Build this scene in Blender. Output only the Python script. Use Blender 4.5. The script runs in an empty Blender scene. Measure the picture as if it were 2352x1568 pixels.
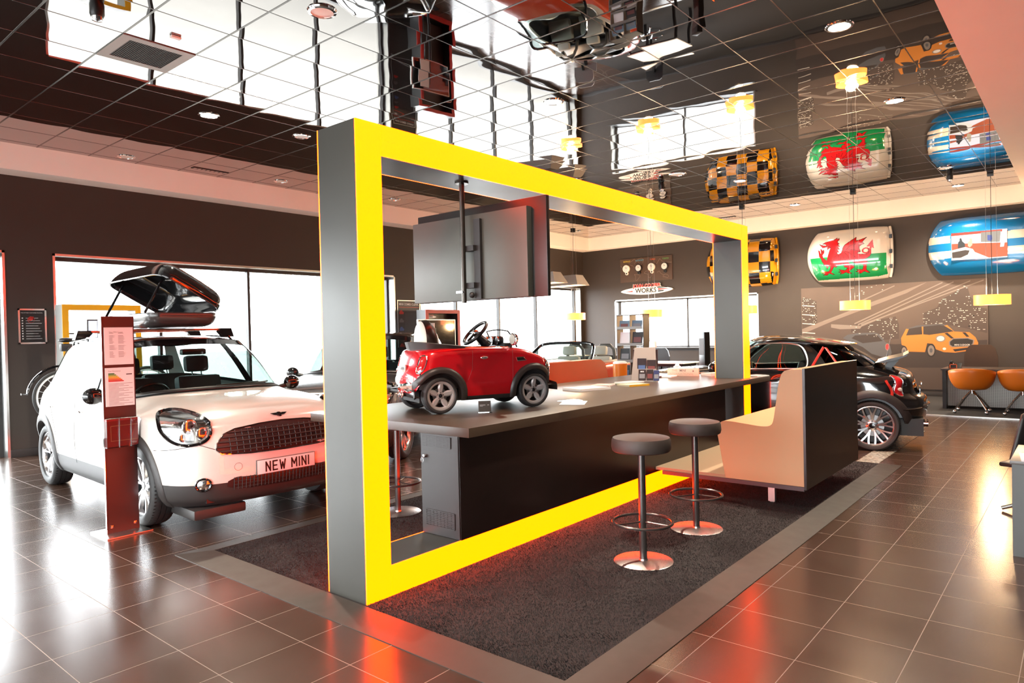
import bpy, bmesh, math, random
import numpy as np
from mathutils import Vector, Matrix
from mathutils.bvhtree import BVHTree
random.seed(7); rng = np.random.default_rng(7)
PI = math.pi
SC = bpy.context.scene
COL = SC.collection
# ---------------------------------------------------------------- camera
cam_d = bpy.data.cameras.new('camera'); cam = bpy.data.objects.new('camera', cam_d); COL.objects.link(cam)
cam_d.sensor_width = 36.0; cam_d.lens = 1583.0/2352*36; cam_d.clip_start = .05; cam_d.clip_end = 500
_r = Vector((0.6396828593, -0.7682983266, -0.0228805790)); _dn = Vector((-0.0236797359, 0.0100553192, -0.9996690256)); _f = Vector((0.7682741110, 0.6400129467, -0.0117608861))
cam.matrix_world = Matrix(((_r.x, -_dn.x, -_f.x, -2.968), (_r.y, -_dn.y, -_f.y, -4.853), (_r.z, -_dn.z, -_f.z, 1.615), (0, 0, 0, 1)))
SC.camera = cam
SC.view_settings.view_transform = 'Standard'; SC.view_settings.look = 'None'
SC.view_settings.gamma = 1.0; SC.view_settings.use_curve_mapping = False; SC.view_settings.exposure = 1.7
# ---------------------------------------------------------------- world: bright overcast daylight
W = bpy.data.worlds.new('daylight'); SC.world = W; W.use_nodes = True
W.node_tree.nodes['Background'].inputs[0].default_value = (0.93, 0.97, 1.0, 1); W.node_tree.nodes['Background'].inputs[1].default_value = 7.0
# ---------------------------------------------------------------- lights of the room
def area(name, loc, rot, sx, sy, power, col, shape='RECTANGLE', spread=PI):
    l = bpy.data.lights.new(name, 'AREA'); l.shape = shape; l.size = sx; l.size_y = sy; l.energy = power; l.color = col; l.spread = spread
    o = bpy.data.objects.new(name, l); o.location = loc; o.rotation_euler = rot; COL.objects.link(o); return o
def portal(name, loc, rot, sx, sy):
    o = area(name, loc, rot, sx, sy, 1, (1, 1, 1)); o.data.cycles.is_portal = True; return o
portal('window_portal', (3.876, 7.227, 1.478), (-PI/2, 0, 0), 6.6, 2.95)
portal('window_portal', (11.228, 7.227, 1.478), (-PI/2, 0, 0), 6.5, 2.95)
portal('window_portal', (-4.432, 7.227, 1.478), (-PI/2, 0, 0), 8.6, 2.95)
portal('window_portal', (14.964, 3.722, 1.818), (0, PI/2, 0), 1.4, 4.2)
portal('window_portal', (-9.772, -0.619, 1.478), (0, -PI/2, 0), 2.95, 13.6)
# ================================================================ materials
def newmat(name):
    m = bpy.data.materials.new(name); m.use_nodes = True
    return m, m.node_tree, m.node_tree.nodes['Principled BSDF']
ALB = .62      # keeps the dark fittings dark against the pale bulkheads
KEEP = {'cream_plaster', 'white_paint', 'pale_paving', 'frosted_downlight_glass'}
def lin(c, f=None):
    f = ALB if f is None else f
    if isinstance(c, str):
        c = [int(c[i:i+2], 16)/255 for i in (0, 2, 4)]
        c = [x/12.92 if x <= .04045 else ((x+.055)/1.055)**2.4 for x in c]
    return (c[0]*f, c[1]*f, c[2]*f, 1)
_MC = {}
def mat(name, col=(.5, .5, .5), rough=.5, metal=0, coat=0, spec=.5, emit=None, estr=1, noise=0, nscale=30, bump=0, bscale=200, rvar=0, coatr=.03):
    if name in _MC: return _MC[name]
    m, t, p = newmat(name); c = lin(col, 1.0 if name in KEEP or metal > .5 else ALB)
    p.inputs['Base Color'].default_value = c; p.inputs['Roughness'].default_value = rough; p.inputs['Metallic'].default_value = metal
    p.inputs['Coat Weight'].default_value = coat; p.inputs['Coat Roughness'].default_value = coatr; p.inputs['Specular IOR Level'].default_value = spec
    if emit is not None:
        p.inputs['Emission Color'].default_value = lin(emit, 1.0); p.inputs['Emission Strength'].default_value = estr
    if noise or bump or rvar:
        tc = t.nodes.new('ShaderNodeTexCoord'); n = t.nodes.new('ShaderNodeTexNoise'); n.inputs['Scale'].default_value = nscale; n.inputs['Detail'].default_value = 4
        t.links.new(tc.outputs['Object'], n.inputs['Vector'])
        if noise:
            mx = t.nodes.new('ShaderNodeMix'); mx.data_type = 'RGBA'
            mx.inputs[6].default_value = tuple(x*(1-noise) for x in c[:3])+(1,); mx.inputs[7].default_value = tuple(min(1, x*(1+noise)) for x in c[:3])+(1,)
            t.links.new(n.outputs['Fac'], mx.inputs[0]); t.links.new(mx.outputs[2], p.inputs['Base Color'])
        if rvar:
            r = t.nodes.new('ShaderNodeMapRange'); r.inputs[3].default_value = max(0, rough-rvar); r.inputs[4].default_value = rough+rvar
            t.links.new(n.outputs['Fac'], r.inputs[0]); t.links.new(r.outputs[0], p.inputs['Roughness'])
        if bump:
            n2 = t.nodes.new('ShaderNodeTexNoise'); n2.inputs['Scale'].default_value = bscale; t.links.new(tc.outputs['Object'], n2.inputs['Vector'])
            b = t.nodes.new('ShaderNodeBump'); b.inputs['Strength'].default_value = .6; b.inputs['Distance'].default_value = bump
            t.links.new(n2.outputs['Fac'], b.inputs['Height']); t.links.new(b.outputs[0], p.inputs['Normal'])
    _MC[name] = m; return m
def glassmat(name, tint=(.8, .85, .85), f0=.04, rough=0.0):
    m = bpy.data.materials.new(name); m.use_nodes = True; t = m.node_tree; t.nodes.clear()
    o = t.nodes.new('ShaderNodeOutputMaterial'); mx = t.nodes.new('ShaderNodeMixShader'); tr = t.nodes.new('ShaderNodeBsdfTransparent'); gl = t.nodes.new('ShaderNodeBsdfGlossy'); lw = t.nodes.new('ShaderNodeLayerWeight')
    pw = t.nodes.new('ShaderNodeMath'); pw.operation = 'POWER'; pw.inputs[1].default_value = 5; ma = t.nodes.new('ShaderNodeMath'); ma.operation = 'MULTIPLY_ADD'; ma.inputs[1].default_value = 1-f0; ma.inputs[2].default_value = f0
    lw.inputs[0].default_value = .5; tr.inputs[0].default_value = (*tint, 1); gl.inputs['Roughness'].default_value = rough
    t.links.new(lw.outputs['Facing'], pw.inputs[0]); t.links.new(pw.outputs[0], ma.inputs[0]); t.links.new(ma.outputs[0], mx.inputs[0])
    t.links.new(tr.outputs[0], mx.inputs[1]); t.links.new(gl.outputs[0], mx.inputs[2]); t.links.new(mx.outputs[0], o.inputs[0])
    return m
class N:   # tiny node-graph helper
    def __init__(s, name): s.m, s.t, s.p = newmat(name)
    def n(s, ty, **k):
        x = s.t.nodes.new('ShaderNode'+ty)
        for a, b in k.items(): setattr(x, a, b)
        return x
    def l(s, a, b): s.t.links.new(a, b)
    def v(s, sock, val):
        if hasattr(val, 'links'): s.l(val, sock)
        else: sock.default_value = val
    def math(s, op, a, b=0.0, c=0.0):
        x = s.n('Math', operation=op); s.v(x.inputs[0], a); s.v(x.inputs[1], b); s.v(x.inputs[2], c); return x.outputs[0]
    def mixc(s, f, a, b):
        x = s.n('Mix', data_type='RGBA'); s.v(x.inputs[0], f); s.v(x.inputs[6], a); s.v(x.inputs[7], b); return x.outputs[2]
    def xyz(s, which='Object'):
        tc = s.n('TexCoord') if which == 'Object' else s.n('NewGeometry')
        sp = s.n('SeparateXYZ'); s.l(tc.outputs['Object' if which == 'Object' else 'Position'], sp.inputs[0]); s.src = tc.outputs['Object' if which == 'Object' else 'Position']; return sp.outputs
    def noise(s, scale, detail=3, vec=None):
        x = s.n('TexNoise'); x.inputs['Scale'].default_value = scale; x.inputs['Detail'].default_value = detail; s.l(vec or s.src, x.inputs['Vector']); return x.outputs['Fac']
    def bump(s, h, dist, strength=1.0):
        x = s.n('Bump'); x.inputs['Strength'].default_value = strength; x.inputs['Distance'].default_value = dist; s.l(h, x.inputs['Height']); s.l(x.outputs[0], s.p.inputs['Normal'])
def floor_mat():
    g = N('brown_porcelain_tile'); x, y, z = g.xyz()
    u = g.math('FRACT', g.math('DIVIDE', g.math('ADD', x, 50*.4486-.44), .4486)); v = g.math('FRACT', g.math('DIVIDE', g.math('ADD', y, .77+50*.426), .426))
    eu = g.math('ABSOLUTE', g.math('SUBTRACT', u, .5)); ev = g.math('ABSOLUTE', g.math('SUBTRACT', v, .5))
    e = g.math('MAXIMUM', g.math('GREATER_THAN', eu, .5-.0045), g.math('GREATER_THAN', ev, .5-.0045))
    n1 = g.noise(2.2, 5); n2 = g.noise(9, 3)
    sc = g.n('Mapping'); sc.inputs['Scale'].default_value = (14, 1.2, 1); g.l(g.src, sc.inputs[0]); n3 = g.noise(1.5, 4, sc.outputs[0])
    c = g.mixc(n1, lin('402c22'), lin('50392c')); c = g.mixc(g.math('MULTIPLY', n2, .12), c, lin('54443a')); c = g.mixc(g.math('MULTIPLY', n3, .3), c, lin('2a1f1b'))
    c = g.mixc(e, c, lin('83756a')); g.l(c, g.p.inputs['Base Color'])
    r = g.math('ADD', g.math('MULTIPLY', n1, .10), .17); r = g.math('ADD', r, g.math('MULTIPLY', e, .4)); g.l(r, g.p.inputs['Roughness'])
    g.p.inputs['Specular IOR Level'].default_value = .8
    g.bump(g.math('MULTIPLY', e, -1.0), .001, .5); return g.m
def ceil_mat():
    g = N('black_gloss_ceiling_tile'); x, y, z = g.xyz()
    u = g.math('FRACT', g.math('DIVIDE', g.math('ADD', x, 30.), .6)); v = g.math('FRACT', g.math('DIVIDE', g.math('ADD', y, 30.), .6))
    pu = g.math('MULTIPLY', g.math('MULTIPLY', u, g.math('SUBTRACT', 1.0, u)), 4.0); pv = g.math('MULTIPLY', g.math('MULTIPLY', v, g.math('SUBTRACT', 1.0, v)), 4.0)
    # every tile sags a little differently
    cx = g.math('FLOOR', g.math('DIVIDE', g.math('ADD', x, 30.), .6)); cy = g.math('FLOOR', g.math('DIVIDE', g.math('ADD', y, 30.), .6))
    cb = g.n('CombineXYZ'); g.l(cx, cb.inputs[0]); g.l(cy, cb.inputs[1]); wn = g.n('TexWhiteNoise'); g.l(cb.outputs[0], wn.inputs[0])
    amp = g.math('ADD', .5, wn.outputs['Value'])
    h = g.math('MULTIPLY', g.math('MULTIPLY', pu, pv), amp)
    h = g.math('ADD', h, g.math('MULTIPLY', g.noise(2.3, 1), 1.0))
    g.p.inputs['Base Color'].default_value = (.34, .33, .325, 1); g.p.inputs['Metallic'].default_value = 1.0; g.p.inputs['Roughness'].default_value = .015
    g.bump(h, .0012, 1.0); return g.m
M = {}
M['floor'] = floor_mat(); M['ceiling'] = ceil_mat()
M['wall'] = mat('dark_taupe_wall_paint', '3d332d', .6, noise=.12, nscale=3, bump=.0008, bscale=90)
M['bulk'] = mat('cream_plaster', 'f4ebe2', .75, noise=.03, nscale=2)
M['white'] = mat('white_paint', 'f2f0ec', .4)
M['tbar'] = mat('dark_ceiling_grid', (.12, .115, .11), .25, metal=1)
M['alu'] = mat('brushed_aluminium', (.62, .62, .6), .3, metal=1, rvar=.06, nscale=60)
M['greymetal'] = mat('grey_painted_metal', '64645d', .38, metal=.25, noise=.06, nscale=8)
M['portal'] = mat('dark_grey_laminate', '484641', .33, metal=.2, noise=.1, nscale=2.5, rvar=.05)
M['chrome'] = mat('chrome', (.86, .86, .86), .06, metal=1)
M['black'] = mat('satin_black', (.012, .012, .013), .35)
M['gloss'] = mat('gloss_black', (.006, .006, .007), .08, coat=1)
M['rubber'] = mat('tyre_rubber', (.022, .021, .021), .62, noise=.3, nscale=40)
M['plastic'] = mat('charcoal_plastic', '2f2b2a', .5, bump=.0004, bscale=400)
M['counter'] = mat('charcoal_counter_laminate', '4a3a2d', .36, noise=.03, nscale=1.5, spec=.6)
M['panel'] = mat('dark_wenge_panel', '170d0b', .28, noise=.25, nscale=5)
M['carpet2'] = mat('charcoal_loop_carpet', '1c1716', .95, noise=.5, nscale=260, bump=.003, bscale=300)
M['rim'] = mat('silver_alloy', (.72, .72, .73), .2, metal=1)
M['whitecar'] = mat('white_car_paint', 'efe6df', .25, coat=1)
M['blackcar'] = mat('black_car_paint', (.006, .0055, .006), .12, coat=1)
M['greycar'] = mat('graphite_car_paint', (.10, .10, .105), .22, metal=.5, coat=1)
M['redcar'] = mat('ruby_red_metallic_paint', (.85, .006, .018), .2, metal=.35, coat=1)
M['orangecar'] = mat('orange_red_paint', (.75, .07, .02), .2, coat=1)
M['winglass'] = glassmat('window_glass', (.96, .98, .98))
M['carglass'] = glassmat('car_glass', (.52, .62, .60))
M['darkglass'] = glassmat('privacy_glass', (.12, .14, .13))
M['lens'] = glassmat('clear_lens', (.9, .9, .9))
M['headlamp'] = mat('headlamp_reflector', (.8, .8, .8), .12, metal=1)
M['cream'] = mat('cream_leatherette', 'c49a6c', .5, bump=.0005, bscale=500)
M['creamlt'] = mat('ivory_leather', 'e6dfcd', .5)
M['orange'] = mat('orange_leather', 'a0562a', .42, bump=.0004, bscale=300)
M['orangeshell'] = mat('orange_chair_shell', 'f07d12', .38)
M['tail'] = mat('red_tail_lens', (.55, .01, .015), .12, coat=1)
M['mred'] = mat('matt_red', 'cf2a1e', .45)
M['yellowpaint'] = mat('yellow_paint', 'f0b010', .4)
M['paper'] = mat('white_paper', 'ffffff', .6)
M['ink'] = mat('grey_ink', '6d6460', .7)
M['inkblack'] = mat('black_ink', '100d0d', .55)
M['interior'] = mat('dark_cabin_trim', (.02, .02, .022), .6)
# lit faces
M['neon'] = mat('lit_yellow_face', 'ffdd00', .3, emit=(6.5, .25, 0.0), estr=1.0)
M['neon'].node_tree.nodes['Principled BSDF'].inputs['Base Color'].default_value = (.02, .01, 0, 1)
M['pend'] = mat('lit_orange_shade', 'ffb040', .4, emit=(2.2, .29, .055), estr=1.0)
M['lamp'] = mat('lit_downlight', 'ffffff', .4, emit=(1, .93, .8), estr=14)
M['lampoff'] = mat('frosted_downlight_glass', 'd9d4cc', .3)
# ================================================================ scene objects
def tag(o, label=None, cat=None, group=None, kind=None):
    if label: o['label'] = label
    if cat: o['category'] = cat
    if group: o['group'] = group
    if kind: o['kind'] = kind
    return o
def thing(name, label, cat, loc=(0, 0, 0), rz=0, group=None, scale=1):
    o = bpy.data.objects.new(name, None); COL.objects.link(o); o.location = loc; o.rotation_euler = (0, 0, rz); o.scale = (scale,)*3
    o.empty_display_size = .1
    return tag(o, label, cat, group)
class MB:
    """collects shapes with material slots and links them as one mesh object"""
    def __init__(s): s.v = []; s.f = []; s.mi = []; s.sm = []; s.T = Matrix.Identity(4); s.m = 0; s.smooth = True
    def add(s, vs, fs, mi=None, smooth=None):
        k = len(s.v); T = s.T
        s.v += [tuple(T @ Vector(p)) for p in vs]; s.f += [tuple(i+k for i in f) for f in fs]
        s.mi += [s.m if mi is None else mi]*len(fs); s.sm += [s.smooth if smooth is None else smooth]*len(fs); return s
    def box(s, x0, x1, y0, y1, z0, z1, bev=0, mi=None):
        if bev:
            b = bmesh.new(); bmesh.ops.create_cube(b, size=1)
            for q in b.verts: q.co = Vector(((x0+x1)/2+q.co.x*(x1-x0), (y0+y1)/2+q.co.y*(y1-y0), (z0+z1)/2+q.co.z*(z1-z0)))
            bmesh.ops.bevel(b, geom=b.edges[:], offset=bev, segments=2, affect='EDGES', profile=.6); b.verts.index_update()
            s.add([q.co[:] for q in b.verts], [[q.index for q in f.verts] for f in b.faces], mi); b.free(); return s
        v = [(x0, y0, z0), (x1, y0, z0), (x1, y1, z0), (x0, y1, z0), (x0, y0, z1), (x1, y0, z1), (x1, y1, z1), (x0, y1, z1)]
        return s.add(v, [(0, 3, 2, 1), (4, 5, 6, 7), (0, 1, 5, 4), (1, 2, 6, 5), (2, 3, 7, 6), (3, 0, 4, 7)], mi, False)
    def quad(s, a, b, c, d, mi=None): return s.add([a, b, c, d], [(0, 1, 2, 3)], mi, False)
    def lathe(s, prof, n=32, axis='z', o=(0, 0, 0), mi=None, a0=0, a1=2*PI):
        full = abs(a1-a0-2*PI) < 1e-6; k = n if full else n+1; vs = []; fs = []
        for i in range(k):
            a = a0+(a1-a0)*i/n; c, q = math.cos(a), math.sin(a)
            for r, h in prof:
                p = (r*c, r*q, h) if axis == 'z' else ((r*c, h, r*q) if axis == 'y' else (h, r*c, r*q))
                vs.append((p[0]+o[0], p[1]+o[1], p[2]+o[2]))
        L = len(prof)
        for i in range(n):
            for j in range(L-1):
                a, b = i*L+j, ((i+1) % k)*L+j; fs.append((a, b, b+1, a+1) if axis != 'y' else (a, a+1, b+1, b))
        return s.add(vs, fs, mi)
    def cyl(s, p0, p1, r0, r1=None, n=16, mi=None, cap=True):
        r1 = r0 if r1 is None else r1; p0 = Vector(p0); p1 = Vector(p1); d = (p1-p0).normalized()
        a = d.orthogonal().normalized(); b = d.cross(a); vs = []
        for p, r in ((p0, r0), (p1, r1)):
            for i in range(n):
                t = 2*PI*i/n; vs.append((p+a*(r*math.cos(t))+b*(r*math.sin(t)))[:])
        fs = [(i, (i+1) % n, n+(i+1) % n, n+i) for i in range(n)]
        if cap: fs += [tuple(range(n))[::-1], tuple(range(n, 2*n))]
        return s.add(vs, fs, mi)
    def tube(s, pts, r, n=8, closed=False, mi=None, flat=1.0):
        P = [Vector(p) for p in pts]; L = len(P); vs = []; up = None
        rs = r if isinstance(r, (list, tuple)) else [r]*L
        for i, p in enumerate(P):
            d = (P[(i+1) % L]-P[i-1]) if closed or 0 < i < L-1 else (P[1]-P[0] if i == 0 else P[-1]-P[-2])
            d.normalize()
            if up is None: a = d.orthogonal().normalized()
            else:
                a = up-d*up.dot(d)
                a = a.normalized() if a.length > 1e-6 else d.orthogonal().normalized()
            up = a; b = d.cross(a)
            for k in range(n):
                t = 2*PI*k/n; vs.append((p+a*(rs[i]*math.cos(t))+b*(rs[i]*flat*math.sin(t)))[:])
        fs = []
        for i in range(L if closed else L-1):
            for k in range(n):
                a, b = i*n+k, i*n+(k+1) % n; c, d = ((i+1) % L)*n+(k+1) % n, ((i+1) % L)*n+k; fs.append((a, b, c, d))
        if not closed: fs += [tuple(range(n))[::-1], tuple(range((L-1)*n, L*n))]
        return s.add(vs, fs, mi)
    def prism(s, poly, h0, h1, axis='z', mi=None, smooth=False):
        """poly (a,b) extruded along axis between h0,h1 ; axis x:(y,z) y:(x,z) z:(x,y)"""
        def P(a, b, h): return {'x': (h, a, b), 'y': (a, h, b), 'z': (a, b, h)}[axis]
        n = len(poly); vs = [P(a, b, h0) for a, b in poly]+[P(a, b, h1) for a, b in poly]
        fs = [(i, (i+1) % n, n+(i+1) % n, n+i) for i in range(n)]
        s.add(vs, fs, mi, smooth)
        tri = tess(poly); s.add([P(a, b, h0) for a, b in poly], tri, mi, False); s.add([P(a, b, h1) for a, b in poly], tri, mi, False)
        return s
    def sphere(s, c, r, n=20, mi=None, sx=1, sy=1, sz=1):
        prof = [(max(1e-4, r*math.sin(PI*i/(n//2))), -r*math.cos(PI*i/(n//2))) for i in range(n//2+1)]
        T = s.T.copy(); s.T = T @ Matrix.Translation(c) @ Matrix.Diagonal((sx, sy, sz, 1)); s.lathe(prof, n, 'z', mi=mi); s.T = T; return s
    def build(s, name, mats, parent=None, sharp=38, norm=True, kind=None):
        me = bpy.data.meshes.new(name); me.from_pydata(s.v, [], s.f); me.validate()
        if not isinstance(mats, (list, tuple)): mats = [mats]
        for m in mats: me.materials.append(M[m] if isinstance(m, str) else m)
        if len(me.polygons) == len(s.mi):
            me.polygons.foreach_set('material_index', s.mi); me.polygons.foreach_set('use_smooth', s.sm)
        b = bmesh.new(); b.from_mesh(me); bmesh.ops.remove_doubles(b, verts=b.verts, dist=1e-5)
        if norm: bmesh.ops.recalc_face_normals(b, faces=b.faces)
        ca = math.radians(sharp)
        for e in b.edges:
            if len(e.link_faces) == 2 and e.calc_face_angle(0) > ca: e.smooth = False
        b.to_mesh(me); b.free(); me.update()
        o = bpy.data.objects.new(name, me); COL.objects.link(o)
        if parent: o.parent = parent
        elif kind: o['kind'] = kind
        return o
def tess(poly):
    from mathutils.geometry import tessellate_polygon
    return [tuple(t) for t in tessellate_polygon([[Vector((a, b, 0)) for a, b in poly]])]
def copy_tree(o, parent=None, label=None):
    c = o.copy(); COL.objects.link(c); c.parent = parent
    if parent: c.matrix_parent_inverse = o.matrix_parent_inverse
    for ch in o.children: copy_tree(ch, c)
    return c
_fonts = {}
def text_geo(s, size, depth=0.0, bold=0.0, align='CENTER', width=1.0):
    """vertices and faces of a line of lettering in the XY plane"""
    cu = bpy.data.curves.new('t', 'FONT'); cu.body = s; cu.size = size; cu.extrude = depth; cu.offset = bold; cu.align_x = align; cu.align_y = 'CENTER'; cu.resolution_u = 3
    ob = bpy.data.objects.new('t', cu); me = ob.to_mesh()
    vs = [(v.co.x*width, v.co.y, v.co.z) for v in me.vertices]; fs = [tuple(p.vertices) for p in me.polygons]
    ob.to_mesh_clear(); bpy.data.objects.remove(ob); bpy.data.curves.remove(cu); return vs, fs
def addtext(mb, s, size, T, mi=None, depth=0.0, bold=0.0, align='CENTER', width=1.0):
    vs, fs = text_geo(s, size, depth, bold, align, width); o = mb.T; mb.T = o @ T; mb.add(vs, fs, mi, False); mb.T = o
# frames that turn local XY into a wall plane
def plane_x(x, y, z): return Matrix(((0, 0, -1, x), (-1, 0, 0, y), (0, 1, 0, z), (0, 0, 0, 1)))   # faces -X, text reads towards -Y
def plane_y(x, y, z): return Matrix(((1, 0, 0, x), (0, 0, -1, y), (0, 1, 0, z), (0, 0, 0, 1)))    # faces -Y, text reads towards +X
def struct(name, mb, mats, **k): return mb.build(name, mats, None, kind='structure', **k)
# ================================================================ the setting
CZ = 4.153; SZ = 3.824; YB = 5.524; XB = 12.846; YW = 5.9; XW = 13.1; YR = -4.08; HZ = 2.84   # HZ: window head
m = MB(); m.box(-9.6, 14.9, -8.3, 7.4, -.12, 0); struct('floor', m, 'floor')
# the room shell is set out in units of the ceiling grid (one tile = .6) and placed by ROOM
RK = 1.0989; ROOM = Matrix.Translation((.2935, .480, -.1597)) @ Matrix.Scale(RK, 4); ZF = .1597/RK
def room_place(objs):
    for o in objs:
        if o.parent is None: o.matrix_world = ROOM @ o.matrix_basis
_before = set(COL.objects)
m = MB(); m.box(-9, XB, YR, YB, CZ, CZ+.05); struct('ceiling', m, 'ceiling')
m = MB()
x = -9.0
while x <= XB: m.box(x-.008, x+.008, YR, YB, CZ-.0016, CZ-.0003); x += .6
k = -6
while .6*k <= YB:
    m.box(-9, XB, .6*k-.005, .6*k+.005, CZ-.0014, CZ-.0003); k += 1
    if k > 9: break
struct('trim_1', m, 'tbar')
# cream bulkheads round the black ceiling
m = MB(); m.box(-9, XB+.3, YB, YW+.1, SZ, CZ+.1, mi=0); struct('wall_left_bulkhead', m, 'bulk')
m = MB(); m.box(XB, XW+.1, YR-.5, YB, SZ, CZ+.1); struct('wall_back_bulkhead', m, 'bulk')
m = MB(); m.box(-9, XW+.1, -8, YR, SZ, CZ+.1); struct('ceiling_right', m, 'bulk')
m = MB(); m.box(-9.2, -9, -8, -7.2, ZF, SZ); m.box(-9.2, -9, 5.2, 7, ZF, SZ); m.box(-9.2, -9, -7.2, 5.2, HZ, SZ); struct('wall_front', m, 'wall')
t = MB()
for a in [-7.17+k*2.478 for k in range(6)]: t.box(-9.14, -9.06, a-.03, a+.03, ZF, HZ, mi=1)
t.box(-9.14, -9.06, -7.2, 5.2, ZF, ZF+.09, mi=1); t.box(-9.14, -9.06, -7.2, 5.2, HZ-.05, HZ, mi=1)
o = struct('window_5', t, ['alu', 'plastic']); g = MB(); g.quad((-9.1, -7.2, ZF), (-9.1, 5.2, ZF), (-9.1, 5.2, HZ), (-9.1, -7.2, HZ)); g.build('pane', 'winglass', o, norm=False)
m = MB(); m.box(-60, -9.8, -60, 90, -.25, -.05); struct('ground_outside_front', m, mat('pale_paving', '625e58', .8, noise=.1, nscale=1.5))
m = MB(); m.box(-9, 14, -8.1, -8, ZF, SZ); struct('wall_right', m, 'wall')
# left wall, cut by three tall windows
m = MB()
m.box(-9, -8.2, YW, 6.25, ZF, SZ); m.box(-.29, .25, YW, 6.25, ZF, SZ); m.box(6.27, 6.95, YW, 6.25, ZF, SZ); m.box(12.95, 13.4, YW, 6.25, ZF, SZ)
m.box(-8.2, -.29, YW, 6.25, HZ, SZ); m.box(.25, 6.27, YW, 6.25, HZ, SZ); m.box(6.95, 12.95, YW, 6.25, HZ, SZ)
struct('wall_left', m, 'wall')
m = MB()   # back wall with the wide window
m.box(XW, 13.4, -8, 1.02, ZF, SZ); m.box(XW, 13.4, 4.9, YW, ZF, SZ); m.box(XW, 13.4, 1.02, 4.9, ZF, 1.165); m.box(XW, 13.4, 1.02, 4.9, 2.44, SZ)
struct('wall_back', m, 'wall')
def win_left(n, x0, x1, mull, z0=ZF):
    t = MB()
    # reveal lining and outer frame
    t.box(x0, x0+.03, YW-.01, 6.25, z0, HZ, mi=0); t.box(x1-.03, x1, YW-.01, 6.25, z0, HZ, mi=0); t.box(x0, x1, YW-.01, 6.25, HZ-.03, HZ, mi=0)
    t.box(x0+.03, x1-.03, 6.08, 6.15, HZ-.08, HZ-.03, mi=1); t.box(x0+.03, x1-.03, 6.08, 6.15, z0, z0+.09, mi=1)
    for a in [x0+.05]+mull+[x1-.05]: t.box(a-.022, a+.022, 6.07, 6.16, z0, HZ-.03, mi=1)
    o = struct('window_%d' % n, t, ['alu', 'plastic'])
    g = MB(); g.quad((x0+.05, 6.11, z0+.05), (x1-.05, 6.11, z0+.05), (x1-.05, 6.11, HZ-.05), (x0+.05, 6.11, HZ-.05)); g.build('pane', 'winglass', o, norm=False)
    return o
win_left(1, .25, 6.27, [1.724, 3.189, 4.70])
win_left(2, 6.95, 12.95, [8.223, 9.701, 11.169])
win_left(3, -8.2, -.29, [-6.6, -5.0, -3.4, -1.8])
t = MB(); t.box(13.1, 13.4, 1.02, 1.05, 1.165, 2.44); t.box(13.1, 13.4, 4.87, 4.9, 1.165, 2.44); t.box(13.1, 13.4, 1.02, 4.9, 2.41, 2.44)
t.box(12.98, 13.4, .95, 4.97, 1.14, 1.17, mi=1)
for a in (1.07, 2.88, 4.84): t.box(13.28, 13.33, a-.02, a+.02, 1.165, 2.43, mi=1)
t.box(13.28, 13.33, 1.05, 4.87, 1.17, 1.20, mi=1); t.box(13.28, 13.33, 1.05, 4.87, 2.38, 2.41, mi=1)
o = struct('window_4', t, ['alu', 'plastic']); g = MB(); g.quad((13.30, 1.05, 1.17), (13.30, 4.87, 1.17), (13.30, 4.87, 2.41), (13.30, 1.05, 2.41)); g.build('pane', 'winglass', o, norm=False)
m = MB(); m.box(-.29, .25, YW-.02, YW, ZF, ZF+.10, .004); m.box(6.27, 6.95, YW-.02, YW, ZF, ZF+.10, .004); struct('baseboard_left', m, 'plastic')
m = MB(); m.box(XW-.02, XW, -8, YW, ZF, ZF+.10, .004); struct('baseboard_back', m, 'plastic')
room_place(set(COL.objects)-_before)
# pale paving outside the glass
m = MB(); m.box(-60, 80, 7.4, 90, -.25, -.05); m.box(15, 90, -60, 7.4, -.25, -.05)
struct('ground_outside', m, mat('pale_paving', '625e58', .8, noise=.1, nscale=1.5))
# charcoal office carpet at the back and its metal edging
m = MB(); m.box(11.12, 14.68, -8, 5.2, 0, .012); struct('floor_carpet', m, 'carpet2')
m = MB(); m.box(11.05, 11.12, -8, 5.2, 0, .016, .003); struct('trim_2', m, 'alu')
# mosaic strip of the display bay
g = N('silver_mosaic'); x, y, z = g.xyz(); vv = g.n('TexVoronoi'); vv.inputs['Scale'].default_value = 38; vv.inputs['Randomness'].default_value = .25; g.l(g.src, vv.inputs['Vector'])
g.l(g.mixc(vv.outputs['Color'], lin('8f877a'), lin('e4dccd')), g.p.inputs['Base Color']); g.p.inputs['Roughness'].default_value = .25; g.p.inputs['Metallic'].default_value = .3
m = MB(); m.box(5.3, 8.95, -2.98, -2.74, 0, .004); m.box(8.6, 8.95, -2.74, .6, 0, .004); struct('floor_mosaic', m, g.m)
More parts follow.
